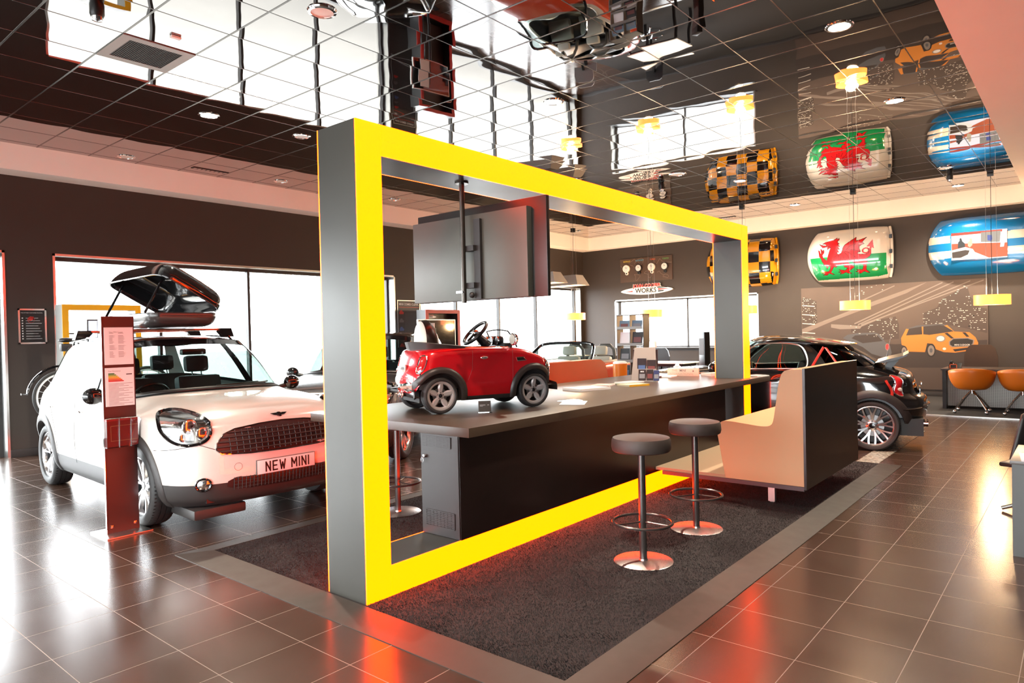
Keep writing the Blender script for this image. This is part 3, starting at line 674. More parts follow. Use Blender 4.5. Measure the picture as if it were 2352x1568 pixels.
# ================================================================ big hatchback (white with roof box; graphite one behind)
XS = [0, -.6, -1.3, -1.95, -2.595]
def hatch_ctrl():
    C = [ring(.735, -3.09, .82, .215, .20, .20, .24, .34, .30, XS), ring(.785, -3.16, .872, .275, .29, .29, .30, .34, .28, XS), ring(.805, -3.20, .892, .44, .44, .44, .45, .33, .27, XS),
         ring(.80, -3.19, .897, .61, .62, .64, .62, .34, .25, XS), ring(.765, -3.13, .893, .76, .78, .80, .80, .38, .24, XS)]
    C.append([(.68, 0, .895), (.66, .40, .89), (.56, .68, .875), (.33, .83, .87), (.0, .885, .89), (-.6, .89, .885), (-1.3, .89, .89), (-1.95, .89, .905), (-2.595, .885, .92), (-2.92, .80, .93), (-3.06, .55, .93), (-3.1, 0, .93)])
    C.append([(.32, 0, .985), (.30, .38, .98), (.22, .64, .96), (.06, .79, .94), (-.22, .868, .94), (-.66, .878, .95), (-1.32, .882, .96), (-1.95, .882, .975), (-2.62, .87, .99), (-2.94, .74, 1.0), (-3.07, .48, 1.0), (-3.11, 0, 1.0)])
    C.append([(-.24, 0, 1.045), (-.29, .36, 1.04), (-.40, .60, 1.025), (-.56, .745, 1.0), (-.70, .80, .99), (-1.0, .825, .995), (-1.45, .835, 1.005), (-2.1, .832, 1.03), (-2.70, .80, 1.06), (-2.97, .67, 1.07), (-3.08, .42, 1.07), (-3.12, 0, 1.07)])
    C.append([(-.30, 0, 1.085), (-.35, .35, 1.08), (-.46, .585, 1.065), (-.60, .722, 1.04), (-.74, .785, 1.03), (-1.02, .812, 1.035), (-1.46, .822, 1.045), (-2.1, .82, 1.07), (-2.69, .788, 1.095), (-2.95, .655, 1.105), (-3.05, .41, 1.11), (-3.09, 0, 1.11)])
    C.append([(-.66, 0, 1.32), (-.69, .325, 1.315), (-.76, .53, 1.30), (-.84, .645, 1.285), (-.94, .695, 1.28), (-1.18, .722, 1.285), (-1.6, .735, 1.29), (-2.18, .733, 1.29), (-2.70, .70, 1.285), (-2.88, .585, 1.285), (-2.965, .37, 1.29), (-3.0, 0, 1.295)])
    C.append([(-1.0, 0, 1.515), (-1.02, .30, 1.51), (-1.06, .48, 1.497), (-1.10, .575, 1.482), (-1.17, .615, 1.474), (-1.38, .64, 1.478), (-1.75, .652, 1.482), (-2.25, .65, 1.475), (-2.68, .625, 1.452), (-2.80, .52, 1.447), (-2.86, .33, 1.453), (-2.88, 0, 1.458)])
    C.append([(-1.04, 0, 1.530), (-1.06, .28, 1.526), (-1.10, .45, 1.515), (-1.14, .54, 1.505), (-1.22, .575, 1.50), (-1.42, .595, 1.508), (-1.78, .605, 1.515), (-2.25, .60, 1.507), (-2.66, .575, 1.482), (-2.76, .48, 1.475), (-2.81, .30, 1.478), (-2.83, 0, 1.482)])
    C.append([(-1.30, 0, 1.562), (-1.31, .18, 1.56), (-1.33, .29, 1.557), (-1.36, .34, 1.553), (-1.42, .36, 1.552), (-1.56, .37, 1.556), (-1.86, .37, 1.56), (-2.22, .37, 1.552), (-2.48, .35, 1.53), (-2.55, .29, 1.524), (-2.58, .18, 1.522), (-2.6, 0, 1.522)])
    C.append([(-1.5, 0, 1.568), (-1.5, .002, 1.568), (-1.52, .003, 1.568), (-1.55, .003, 1.569), (-1.6, .004, 1.57), (-1.7, .004, 1.57), (-1.9, .004, 1.568), (-2.1, .004, 1.562), (-2.2, .003, 1.557), (-2.24, .003, 1.555), (-2.27, .002, 1.554), (-2.3, 0, 1.553)])
    return C
def mirror_pod(parent, x, y, z, m_, s=1.0, stem=.1):
    for sg in (1, -1):
        m = MB(); m.sphere((x, sg*(y+stem+.06), z), .095*s, 20, sx=.62, sy=.95, sz=.78)
        m.cyl((x-.01, sg*(y-.02), z-.05), (x-.01, sg*(y+stem), z-.03), .022, .03, n=10, mi=1)
        m.build('door_mirror', [m_, 'black'], parent)
def cabin(parent, dz=0.0, back=True, driver=1, col='interior'):
    m = MB(); m.box(-3.0, -.35, -.72, .72, .25+dz, .45+dz); m.build('cabin_floor', 'interior', parent)
    m = MB(); m.prism([(-.42, .985), (-.95, .96), (-1.0, .86), (-.9, .6), (-.45, .6)], -.70, .70, 'y')
    for i in range(len(m.v)): m.v[i] = (m.v[i][0], m.v[i][1], m.v[i][2]+dz)
    m.sphere((-.82, driver*.36, .985+dz), .12, 16, sx=.8, sy=1.2, sz=.5); m.sphere((-.75, 0, .97+dz), .11, 16, sx=.8, sy=1.2, sz=.55); m.sphere((-.72, -driver*.36, .97+dz), .10, 16, sx=.8, sy=1.5, sz=.45)
    m.build('dashboard', 'interior', parent)
    m = MB(); c = Vector((-1.08, driver*.36, .93+dz)); a = Vector((.42, 0, .91)).normalized(); b = Vector((0, 1, 0))
    m.tube([(c+a*(.185*math.cos(t*PI/18))+b*(.185*math.sin(t*PI/18)))[:] for t in range(36)], .016, 8, True)
    for t in (0, 2.3, -2.3): m.cyl(c[:], (c+a*(-.17*math.cos(t))+b*(.17*math.sin(t)))[:], .014, n=8)
    m.sphere(c, .055, 14); m.cyl(c[:], (c+Vector((.25, 0, -.08)))[:], .03, n=10); m.build('steering_wheel', 'black', parent)
    rows = [(-1.45, (-.36, .36)), (-2.35, (-.34, .34))] if back else [(-1.45, (-.36, .36))]
    for xs_, ys_ in rows:
        for y in ys_:
            m = MB(); m.box(xs_-.1, xs_+.42, y-.24, y+.24, .42+dz, .58+dz, .05)
            m.T = Matrix.Translation((xs_-.1, y, .52+dz)) @ Matrix.Rotation(-.22, 4, 'Y'); m.box(-.08, .06, -.24, .24, 0, .62, .05); m.T = Matrix.Identity(4)
            k = xs_-.27; m.T = Matrix.Translation((k, y, 1.235+dz)) @ Matrix.Rotation(-.1, 4, 'Y'); m.box(-.05, .05, -.13, .13, -.07, .11, .045); m.T = Matrix.Identity(4)
            for q in (-.05, .05): m.cyl((xs_-.24, y+q, 1.1+dz), (k, y+q, 1.2+dz), .007, n=6, mi=1)
            m.build('seat', [col, 'chrome'], parent)
def hatch(name, label, loc, rz, paint, arch_m, seats=True, detail=True, plate='NEW MINI'):
    K = thing(name, label, 'car', loc, rz, scale=1.07)
    R_ = .327
    sh = Shell(hatch_ctrl(), 12, 7, holes=[(0, R_, .378, .6), (-2.595, R_, .378, .6)])
    body = sh.part('body', paint, K, lambda i, j, c: 1.6 <= i < 7 and not (i < 2 and False))
    sh.part('lower_cladding', arch_m, K, lambda i, j, c: i < 1.6)
    sh.part('windscreen', 'carglass', K, lambda i, j, c: 8 <= i < 9.7 and j < 2.85); sh.part('windscreen_header', 'gloss', K, lambda i, j, c: 9.7 <= i < 10 and j < 2.85)
    sh.part('scuttle', 'black', K, lambda i, j, c: 7 <= i < 8)
    sh.part('windscreen_pillar', 'gloss', K, lambda i, j, c: 8 <= i < 10 and 2.85 <= j < 4.25, lr=True)
    sh.part('side_window', 'carglass', K, lambda i, j, c: 8 <= i < 10 and 4.25 <= j < 5.75, lr=True); sh.part('side_window', 'carglass', K, lambda i, j, c: 8 <= i < 10 and 6.05 <= j < 8.6, lr=True)
    sh.part('door_pillar', 'gloss', K, lambda i, j, c: 8 <= i < 10 and 5.75 <= j < 6.05, lr=True)
    sh.part('rear_pillar', paint, K, lambda i, j, c: 8 <= i < 10 and 8.6 <= j < 9.4, lr=True)
    sh.part('rear_window', 'carglass', K, lambda i, j, c: 8 <= i < 10 and j >= 9.4)
    sh.part('roof', 'gloss', K, lambda i, j, c: i >= 10)
    m = MB(); m.box(-3.1, .7, -.62, .62, .24, .42); m.box(-.42, .42, -.8, .8, .42, .78); m.box(-3.0, -2.19, -.8, .8, .42, .78); m.build('underbody', 'black', K)
    if detail: m = MB(); m.box(.25, .70, -.72, -.30, .12, .20, .02); m.build('splash_tray', 'plastic', K)
    for hx in (0, -2.595): arch(K, sh, hx, R_, .372, .075, arch_m, a0=-.30, a1=PI+.30)
    for hx in (0, -2.595):
        for sd in (1, -1): wheel(K, (hx, sd*.775, R_), sd, R_, .205, .232, 'v5')
    # ---- lamps
    hl = oval(-.70, .822, .132, .122, 32, 2.3, .25)
    hl = [(y, z) for y, z in hl]
    for sg in (-1, 1):
        ol = [(sg*-1*y, z) for y, z in hl]
        L = MB(); sh.line(L, ol, 'f', .021, .004, True, sub=1, flat=.6); lo = L.build('headlamp', 'gloss', K)
        L = MB(); sh.patch(L, [(sg*.70+(a-sg*.70)*.97, .815+(b-.815)*.97) for a, b in ol], 'f', .003, .004, 4); L.build('reflector', 'headlamp', lo, norm=False)
        L = MB()
        for ry, oy, oz in ((.062, -.01, .02), (.035, .035, -.06), (.05, -.075, -.03)):
            p, nn = sh.hit(sg*(.70+oy), .815+oz, 'f', .012); L.T = Matrix.Translation(p); L.sphere((0, 0, 0), ry, 16, sx=.25)
            L.T = Matrix.Identity(4)
        for k in range(6):
            yy = sg*(.66+.018*k); a, _ = sh.hit(yy, .80, 'f', .022); b, _ = sh.hit(yy, .865, 'f', .022); L.cyl(a[:], b[:], .002, n=4, mi=1)
        L.build('bulb_unit', ['headlamp', 'black'], lo)
        L = MB(); sh.patch(L, ol, 'f', .006, .03, 6); L.build('lens', 'lens', lo, norm=False)
        fg = oval(sg*.645, .392, .048, .048, 24)
        L = MB(); sh.line(L, fg, 'f', .008, .006, True, sub=1); fo = L.build('fog_lamp', 'gloss', K); L = MB(); sh.patch(L, oval(sg*.645, .392, .042, .042, 24), 'f', .004, .014, 4); L.build('lens', 'headlamp', fo, norm=False)
    # ---- grille: wide, rounded hexagon
    gr = [(-.52, .615), (-.555, .65), (-.545, .70), (-.49, .765), (-.40, .80), (-.2, .822), (0, .83), (.2, .822), (.40, .80), (.49, .765), (.545, .70), (.555, .65), (.52, .615), (.3, .60), (0, .595), (-.3, .60)]
    m = MB(); sh.patch(m, gr, 'f', .004, .004, 5); go = m.build('grille', 'black', K, norm=False)
    m = MB(); sh.line(m, gr, 'f', .008, .006, True, sub=3, flat=.8); m.build('grille_surround', 'chrome', go)
    m = MB()
    def span(z):
        xs_ = []
        for k in range(len(gr)):
            a, b = gr[k], gr[(k+1) % len(gr)]
            if (a[1]-z)*(b[1]-z) < 0: xs_.append(a[0]+(b[0]-a[0])*(z-a[1])/(b[1]-a[1]))
        return min(xs_), max(xs_)
    for z in (.635, .67, .705, .74, .775): a, b = span(z); sh.line(m, [(a+.012, z), (b-.012, z)], 'f', .0065, .012, sub=14)
    for k in range(-10, 11):
        y = k*.05
        if abs(y) < .5: sh.line(m, [(y, .615), (y, .79 if abs(y) < .42 else .74)], 'f', .003, .010, sub=4)
    m.build('grille_slats', 'plastic', go)
    li = [(-.46, .345), (-.485, .36), (-.48, .40), (-.42, .425), (-.2, .437), (.2, .437), (.42, .425), (.48, .40), (.485, .36), (.46, .345), (.3, .322), (0, .315), (-.3, .322)]
    m = MB(); sh.patch(m, li, 'f', .003, .003, 4); lo = m.build('lower_intake', 'black', K, norm=False)
    m = MB()
    for k in range(4): sh.line(m, [(-.44+abs(k-1.5)*.01, .34+k*.026), (.44-abs(k-1.5)*.01, .34+k*.026)], 'f', .003, .006, sub=14)
    for k in range(-14, 15): sh.line(m, [(k*.031, .328), (k*.031, .425)], 'f', .0025, .007, sub=2)
    m.build('intake_mesh', 'plastic', lo)
    if detail:
        px_ = sh.hit(0, .475, 'f')[0].x+.014
        m = MB(); m.box(px_-.01, px_, -.26, .26, .42, .531, .002)
        m.box(px_-.011, px_-.0005, -.264, .264, .416, .535, .002, mi=2)
        strokes = {'N': [(0, 0, 0, 1), (0, 1, 1, 0), (1, 0, 1, 1)], 'E': [(0, 0, 0, 1), (0, 1, 1, 1), (0, .5, .85, .5), (0, 0, 1, 0)], 'W': [(0, 1, .25, 0), (.25, 0, .5, .7), (.5, .7, .75, 0), (.75, 0, 1, 1)], 'M': [(0, 0, 0, 1), (0, 1, .5, .35), (.5, .35, 1, 1), (1, 1, 1, 0)], 'I': [(0, 0, 0, 1)]}
        cx_ = -.185
        for ch in plate:
            if ch == ' ': cx_ += .035; continue
            w_ = {'I': .0, 'W': .046, 'M': .044}.get(ch, .036)
            for x0, y0, x1, y1 in strokes[ch]:
                a_ = Vector((cx_+x0*w_, .4385+y0*.072)); b_ = Vector((cx_+x1*w_, .4385+y1*.072)); d_ = (b_-a_).normalized(); n_ = Vector((-d_.y, d_.x))*.0062; e_ = d_*.0055
                q_ = [a_-e_+n_, a_-e_-n_, b_+e_-n_, b_+e_+n_]; m.add([(px_+.001, t.x, t.y) for t in q_], [(0, 1, 2, 3)], 1, False)
            cx_ += w_+.0255
        m.build('number_plate', ['paper', 'inkblack', 'ink'], K)
        m = MB(); p, nn = sh.hit(0, .875, 'f', 0); q = Matrix.Translation(p+nn*.004) @ nn.to_track_quat('Z', 'X').to_matrix().to_4x4(); m.T = q
        m.lathe([(.0005, .008), (.02, .007), (.026, 0)], 20)
        for sg in (-1, 1): m.prism([(-.012, sg*.02), (.014, sg*.024), (.012, sg*.075), (.002, sg*.06), (-.006, sg*.05), (-.010, sg*.035)], 0, .005, 'z')
        m.build('wing_badge', 'gloss', K)
        m = MB(); sh.line(m, oval(-.40, .505, .03, .03, 20), 'f', .0013, .0, True, sub=1); m.build('tow_cover', 'black', K)
        gaps(sh, K, [([(.66, .70), (.58, .665), (.555, .655)], 'f', 1), ([(.87, .655), (.66, .70)], 'f', 1), ([(-.46, .95), (-.47, .66), (-.50, .36)], 's', 1), ([(-1.52, .98), (-1.54, .6), (-1.52, .36)], 's', 1), ([(-2.42, .98), (-2.30, .85), (-2.15, .6), (-2.1, .36)], 's', 1)], .0026)
        for x in (-1.36, -2.28):
            p, nn = sh.hit(x, .86, 's', .02)
            for sg in (1, -1): m = MB(); m.sphere((p.x, sg*p.y, p.z), .05, 12, sx=1.6, sy=.3, sz=.28); m.build('door_handle', 'chrome', K)
        for sg in (1, -1):
            m = MB(); m.tube([(-.36+.03*sg, .12*sg+.1, 1.08), (-.40, .12*sg+.35, 1.085), (-.5, .5+.05*sg, 1.085)], .008, 6); m.build('wiper', 'black', K)
        m = MB(); sh.patch(m, oval(-.60, 0, .06, .10, 14), 't', 0, 0) if False else None
        m = MB(); m.box(-.98, -.90, -.12, .12, 1.37, 1.43, .02); m.build('rear_view_mirror', 'black', K)
    mirror_pod(K, -.74, .80, 1.04, 'gloss')
    if seats: cabin(K, 0.0, driver=-1)
    for sg in (1, -1):
        m = MB(); m.tube([(-1.32, sg*.60, 1.49), (-1.42, sg*.60, 1.545), (-2.0, sg*.61, 1.56), (-2.5, sg*.60, 1.535), (-2.62, sg*.59, 1.47)], .013, 8)
        m.build('roof_rail', 'gloss' if detail else 'alu', K)
    return K, sh
WC, wsh = hatch('hatchback_car', 'white hatchback with black roof carrying an open roof box, plate NEW MINI', (.475, 1.50, 0), -PI/2-.042, 'whitecar', 'plastic')
for x in (-1.48, -2.30):
    m = MB(); m.box(x-.03, x+.03, -.62, .62, 1.615, 1.640, .006, mi=0)
    for sg in (1, -1): m.prism([(sg*.67, 1.545), (sg*.56, 1.545), (sg*.50, 1.61), (sg*.52, 1.642), (sg*.64, 1.642)], x-.045, x+.045, 'x', mi=1)
    m.build('roof_bar', [mat('anodised_bar', 'b58a6c', .25, metal=.9), 'gloss'], WC)
# ---- roof box on the bars, lid open
RB = thing('roof_box', 'black roof box with its lid tilted open, strapped on the white car', 'roof box', (.455, 1.50, 0), -PI/2-.042, scale=1.07)
def boxring(x0, x1, w, z, c=.12, yc=0.0):
    xm = (x0+x1)/2
    return [(x1, 0, z), (x1-.01, w*.5, z), (x1-.03, w*.8, z), (x1-c, w*.97, z), (x1-2.6*c, w, z), (xm, w, z), (x0+2.6*c, w, z), (x0+c, w*.97, z), (x0+.03, w*.8, z), (x0+.01, w*.5, z), (x0, 0, z)]
def boxshell(C, name, mt, parent, T=None, su=6, sv=5, th=.012):
    G = net(C, su, sv); V, U, _ = G.shape; m = MB()
    if T is not None: m.T = T
    for sg in (1, -1):
        vs = [tuple(p*[1, sg, 1]) for p in G.reshape(-1, 3)]; fs = [(i*U+j, i*U+j+1, (i+1)*U+j+1, (i+1)*U+j) for i in range(V-1) for j in range(U-1)]; m.add(vs, fs if sg > 0 else [f[::-1] for f in fs])
    o = m.build(name, mt, parent, sharp=50); s_ = o.modifiers.new('thickness', 'SOLIDIFY'); s_.thickness = th; s_.offset = -1; return o
zb = 1.645
boxshell([boxring(-2.55, -1.0, .35, zb+.15), boxring(-2.55, -1.0, .35, zb+.10), boxring(-2.52, -1.05, .32, zb+.03), boxring(-2.4, -1.2, .26, zb), boxring(-2.2, -1.5, .1, zb), boxring(-1.9, -1.8, .002, zb)], 'base_shell', mat('satin_grey_black_plastic', '4a4644', .3, metal=.2, coat=.3), RB)
m = MB()
for x in (-1.15, -1.75, -2.4): m.box(x-.02, x+.02, -.32, .32, zb-.006, zb-.001)
m.build('base_strip', 'gloss', RB)
# lid: hinged along its left (car's left) long edge
hinge = Matrix.Translation((0, .36, zb+.165)) @ Matrix.Rotation(math.radians(-31), 4, 'X') @ Matrix.Translation((0, -.36, -(zb+.165)))
boxshell([boxring(-2.56, -.95, .362, zb+.155, .16), boxring(-2.55, -.96, .36, zb+.22, .16), boxring(-2.46, -1.04, .335, zb+.31, .15), boxring(-2.3, -1.22, .26, zb+.375, .12), boxring(-2.15, -1.5, .13, zb+.40), boxring(-1.95, -1.8, .002, zb+.405)], 'lid', mat('deep_gloss_black', (.012, .012, .013), .10, coat=1), RB, hinge)
for x in (-1.2, -2.3):
    m = MB(); a = hinge @ Vector((x, -.25, zb+.19)); m.cyl((x, -.33, zb+.15), a[:], .014, n=8); m.build('lid_strut', 'gloss', RB)
# graphite car behind
GC, gsh = hatch('hatchback_car', 'graphite grey hatchback parked beyond the yellow portal, partly hidden by column and toy car', (2.62, 2.85, 0), math.radians(211.6), 'greycar', 'plastic', detail=False)
# ================================================================ black coupe seen from its rear quarter
def coupe_ctrl():
    xs = [0, -.6, -1.3, -1.85, -2.467]
    C = [ring(.68, -2.93, .76, .18, .17, .17, .24, .36, .34, xs), ring(.72, -3.02, .82, .27, .26, .26, .33, .36, .33, xs), ring(.73, -3.06, .842, .42, .42, .42, .46, .36, .32, xs),
         ring(.73, -3.05, .845, .56, .57, .58, .60, .37, .31, xs)]
    C.append(ring(.70, -2.965, .842, .70, .72, .74, .68, .40, .30, xs))
    C.append([(.60, 0, .84), (.57, .38, .835), (.47, .64, .83), (.28, .78, .83), (0, .828, .84), (-.6, .838, .83), (-1.3, .838, .84), (-1.85, .838, .855), (-2.467, .828, .86), (-2.76, .735, .85), (-2.88, .50, .84), (-2.92, 0, .84)])
    C.append([(.30, 0, .93), (.28, .36, .925), (.20, .60, .905), (.05, .73, .89), (-.2, .80, .885), (-.62, .815, .90), (-1.3, .815, .91), (-1.85, .81, .925), (-2.42, .775, .935), (-2.66, .68, .93), (-2.79, .46, .925), (-2.84, 0, .93)])
    C.append([(-.35, 0, .985), (-.38, .34, .98), (-.48, .56, .965), (-.62, .69, .95), (-.74, .74, .94), (-1.0, .765, .945), (-1.5, .775, .95), (-2.0, .762, .965), (-2.35, .70, .985), (-2.50, .58, .99), (-2.58, .36, .99), (-2.61, 0, .99)])
    C.append([(-.41, 0, 1.02), (-.44, .33, 1.015), (-.54, .545, 1.0), (-.67, .67, .985), (-.79, .72, .975), (-1.04, .745, .98), (-1.5, .755, .985), (-1.98, .74, 1.0), (-2.32, .68, 1.01), (-2.46, .56, 1.015), (-2.53, .35, 1.015), (-2.56, 0, 1.015)])
    C.append([(-.68, 0, 1.20), (-.71, .30, 1.195), (-.78, .48, 1.185), (-.87, .60, 1.17), (-.95, .64, 1.16), (-1.14, .665, 1.17), (-1.5, .675, 1.17), (-1.88, .655, 1.16), (-2.17, .60, 1.14), (-2.30, .49, 1.14), (-2.36, .30, 1.14), (-2.38, 0, 1.14)])
    C.append([(-.95, 0, 1.345), (-.97, .27, 1.34), (-1.02, .43, 1.33), (-1.09, .53, 1.315), (-1.15, .57, 1.305), (-1.26, .59, 1.315), (-1.48, .60, 1.31), (-1.75, .59, 1.29), (-1.96, .545, 1.262), (-2.08, .44, 1.255), (-2.14, .27, 1.26), (-2.17, 0, 1.265)])
    C.append([(-.98, 0, 1.365), (-1.0, .27, 1.36), (-1.05, .44, 1.35), (-1.11, .54, 1.338), (-1.17, .585, 1.33), (-1.27, .605, 1.34), (-1.48, .615, 1.335), (-1.77, .605, 1.312), (-2.02, .56, 1.278), (-2.17, .45, 1.27), (-2.25, .27, 1.275), (-2.28, 0, 1.278)])
    C.append([(-1.15, 0, 1.40), (-1.16, .17, 1.398), (-1.19, .27, 1.394), (-1.22, .32, 1.392), (-1.26, .34, 1.391), (-1.34, .35, 1.391), (-1.5, .36, 1.385), (-1.66, .35, 1.372), (-1.8, .32, 1.353), (-1.88, .27, 1.345), (-1.92, .16, 1.341), (-1.93, 0, 1.340)])
    C.append([(-1.3, 0, 1.404), (-1.3, .002, 1.404), (-1.32, .003, 1.403), (-1.34, .003, 1.403), (-1.38, .004, 1.402), (-1.42, .004, 1.40), (-1.5, .004, 1.395), (-1.58, .004, 1.388), (-1.64, .003, 1.38), (-1.67, .003, 1.377), (-1.69, .002, 1.375), (-1.7, 0, 1.374)])
    return C
BC = thing('coupe_car', 'glossy black two-seat coupe with red stripes and raised spoiler, parked behind the cream bench', 'car', (7.165, 0.02, 0), math.radians(100), scale=1.07)
RW = .302
sh = Shell(coupe_ctrl(), 12, 7, holes=[(0, RW, .352, .55), (-2.467, RW, .352, .55)])
sh.part('body', 'blackcar', BC, lambda i, j, c: i < 7 and not (i < .9 and j > 9))
sh.part('rear_valance', 'plastic', BC, lambda i, j, c: i < .9 and j > 9)
sh.part('windscreen', 'carglass', BC, lambda i, j, c: 8 <= i < 10 and j < 2.85)
sh.part('scuttle', 'gloss', BC, lambda i, j, c: 7 <= i < 8)
sh.part('windscreen_pillar', 'gloss', BC, lambda i, j, c: 8 <= i < 10 and 2.85 <= j < 3.5, lr=True)
sh.part('side_window', 'carglass', BC, lambda i, j, c: 8 <= i < 10 and 3.5 <= j < 6.45, lr=True)
sh.part('rear_pillar', 'blackcar', BC, lambda i, j, c: 8 <= i < 10 and (6.45 <= j < 7.0 or 8.3 <= j < 9.0), lr=True)
sh.part('quarter_window', 'darkglass', BC, lambda i, j, c: 8 <= i < 10 and 7.0 <= j < 8.3, lr=True)
sh.part('rear_window', 'darkglass', BC, lambda i, j, c: 8 <= i < 10 and j >= 9.0)
sh.part('roof', 'blackcar', BC, lambda i, j, c: i >= 10)
m = MB(); m.box(-2.9, .6, -.55, .55, .2, .42); m.box(-.38, .38, -.74, .74, .4, .7); m.box(-2.8, -2.1, -.74, .74, .4, .7); m.build('underbody', 'black', BC)
for hx, b0, b1 in ((0, .02, PI+.25), (-2.467, -.25, PI-.02)): arch(BC, sh, hx, RW, .345, .085, mat('satin_brown_black_arch', '2e2422', .5), a0=b0, a1=b1, out=.02)
for hx in (0, -2.467):
    for sd in (1, -1): wheel(BC, (hx, sd*.745, RW), sd, RW, .20, .232, 'cross')
# chrome line round the side window
w = [(-.72, .965), (-1.0, .97), (-1.4, .978), (-1.70, .985), (-1.75, 1.05), (-1.73, 1.16), (-1.67, 1.25), (-1.56, 1.292), (-1.42, 1.303), (-1.25, 1.30), (-1.12, 1.28), (-1.0, 1.21), (-.86, 1.1)]
for sg in (1, -1):
    m = MB(); P = [sh.hit(a, b, 's', .004)[0] for a, b in crom(np.array([(a, 0, b) for a, b in w+[w[0]]]), 4, 'open')[:, [0, 2]]]
    m.tube([(p.x, sg*p.y, p.z) for p in P], .010, 6, True); m.build('window_trim', 'alu', BC)
    # red stripe lines down the rear pillar and flank
    for pts in ([(-1.93, 1.24), (-1.87, 1.12), (-1.80, .98)], [(-1.95, 1.24), (-2.05, 1.1), (-2.12, 1.0)], [(-2.62, .85), (-2.68, .72), (-2.67, .6)]):
        m = MB(); P = [sh.hit(a, b, 's', .0025)[0] for a, b in crom(np.array([(a, 0, b) for a, b in pts]), 5, 'open')[:, [0, 2]]]
        m.tube([(p.x, sg*p.y, p.z) for p in P], .022, 8, False, flat=.15); m.build('red_stripe', 'mred', BC)
    # tail lamp on the rear corner
    L = MB(); ol = oval(sg*.745, .78, .032, .125, 28, 2.6, sg*.08); sh.line(L, ol, 'r', .008, .006, True, sub=1, flat=.8); lo = L.build('tail_lamp', 'chrome', BC)
    L = MB(); sh.patch(L, ol, 'r', .004, .028, 6); L.build('lens', 'tail', lo, norm=False)
    L = MB(); sh.patch(L, oval(sg*.742, .74, .016, .025, 16), 'r', .03, .036, 3); L.build('reversing_lens', mat('pale_lamp', 'f0d8d0', .15), lo, norm=False)
    L = MB(); sh.patch(L, oval(sg*.60, .33, .06, .035, 16, 3), 'r', .004, .012, 3); L.build('fog_lamp', 'tail', BC, norm=False)
m = MB(); p = sh.hit(0, .68, 'r')[0]; m.box(p.x-.02, p.x-.002, -.26, .26, .62, .73, .004); m.box(p.x-.035, p.x-.02, -.2, .2, .755, .785, .005, mi=1); m.build('rear_number_plate', ['gloss', 'chrome'], BC)
m = MB(); sh.line(m, [(-.78, .50), (-.4, .52), (.4, .52), (.78, .50)], 'r', .012, .01, sub=10); m.build('bumper_strip', 'gloss', BC)
gaps(sh, BC, [([(.50, .86), (.48, .6), (.3, .56), (-.3, .56), (-.48, .6), (-.50, .86)], 'r', 0), ([(-.58, .94), (-.60, .6), (-.62, .3)], 's', 1), ([(-1.60, .96), (-1.62, .7), (-1.66, .5), (-1.62, .3)], 's', 1)], .003)
for y in (-.07, .07):
    m = MB(); m.cyl((-2.85, y, .27), (-3.06, y, .265), .038, .042, n=18); m.build('exhaust_tip', 'chrome', BC)
m = MB()    # raised spoiler
sp = [(-2.50, 1.045), (-2.62, 1.085), (-2.80, 1.13), (-2.86, 1.165), (-2.84, 1.13), (-2.74, 1.085), (-2.60, 1.05)]
m.prism(sp, -.58, .58, 'y'); m.build('spoiler', 'black', BC)
for y in (-.25, .25):
    m = MB(); m.prism([(-2.58, .96), (-2.66, .95), (-2.78, 1.10), (-2.66, 1.08)], y-.02, y+.02, 'y'); m.build('spoiler_strut', 'black', BC)
m = MB(); m.cyl((-2.58, -.42, .95), (-2.66, -.42, 1.36), .005, .002, n=6); m.build('aerial', 'black', BC)
mirror_pod(BC, -.62, .78, .99, 'gloss', .95)
cabin(BC, -.06, back=False)
for c in BC.children:
    if c.name.startswith('seat'): pass
# ================================================================ ride-on toy convertible on the counter
def toy_ctrl():
    xs = [0, -.2, -.43, -.65, -.857]
    C = [ring(.19, -1.05, .285, .10, .095, .095, .13, .12, .12, xs), ring(.215, -1.075, .305, .15, .13, .13, .17, .12, .11, xs), ring(.225, -1.085, .318, .22, .20, .20, .22, .12, .10, xs),
         ring(.225, -1.08, .322, .29, .28, .29, .30, .125, .10, xs), ring(.215, -1.055, .320, .355, .36, .37, .38, .13, .10, xs)]
    C.append([(.19, 0, .405), (.18, .15, .405), (.14, .24, .41), (.08, .295, .425), (-.02, .312, .44), (-.2, .316, .455), (-.43, .316, .46), (-.65, .316, .465), (-.857, .308, .475), (-.96, .27, .48), (-1.01, .18, .48), (-1.025, 0, .48)])
    C.append([(.12, 0, .445), (.11, .14, .445), (.07, .22, .45), (.01, .27, .465), (-.07, .292, .49), (-.22, .30, .505), (-.43, .302, .51), (-.65, .30, .512), (-.84, .285, .515), (-.93, .24, .518), (-.975, .15, .518), (-.985, 0, .518)])
    C.append([(-.12, 0, .505), (-.12, .12, .505), (-.13, .19, .505), (-.15, .235, .51), (-.18, .262, .515), (-.27, .272, .518), (-.43, .274, .52), (-.62, .272, .522), (-.77, .255, .525), (-.83, .21, .527), (-.85, .13, .528), (-.855, 0, .528)])
    C.append([(-.16, 0, .50), (-.16, .11, .50), (-.17, .175, .50), (-.19, .22, .50), (-.21, .245, .505), (-.28, .255, .508), (-.43, .257, .51), (-.60, .255, .512), (-.73, .24, .515), (-.78, .20, .517), (-.795, .12, .518), (-.80, 0, .518)])
    C.append([(-.17, 0, .30), (-.17, .11, .30), (-.18, .17, .30), (-.20, .21, .30), (-.22, .23, .30), (-.29, .24, .30), (-.43, .24, .30), (-.59, .24, .30), (-.71, .225, .30), (-.75, .19, .30), (-.77, .11, .30), (-.775, 0, .30)])
    C.append([(-.4, 0, .28)]+[(-.4-.01*k, .002, .28) for k in range(1, 11)]+[(-.55, 0, .28)])
    return C
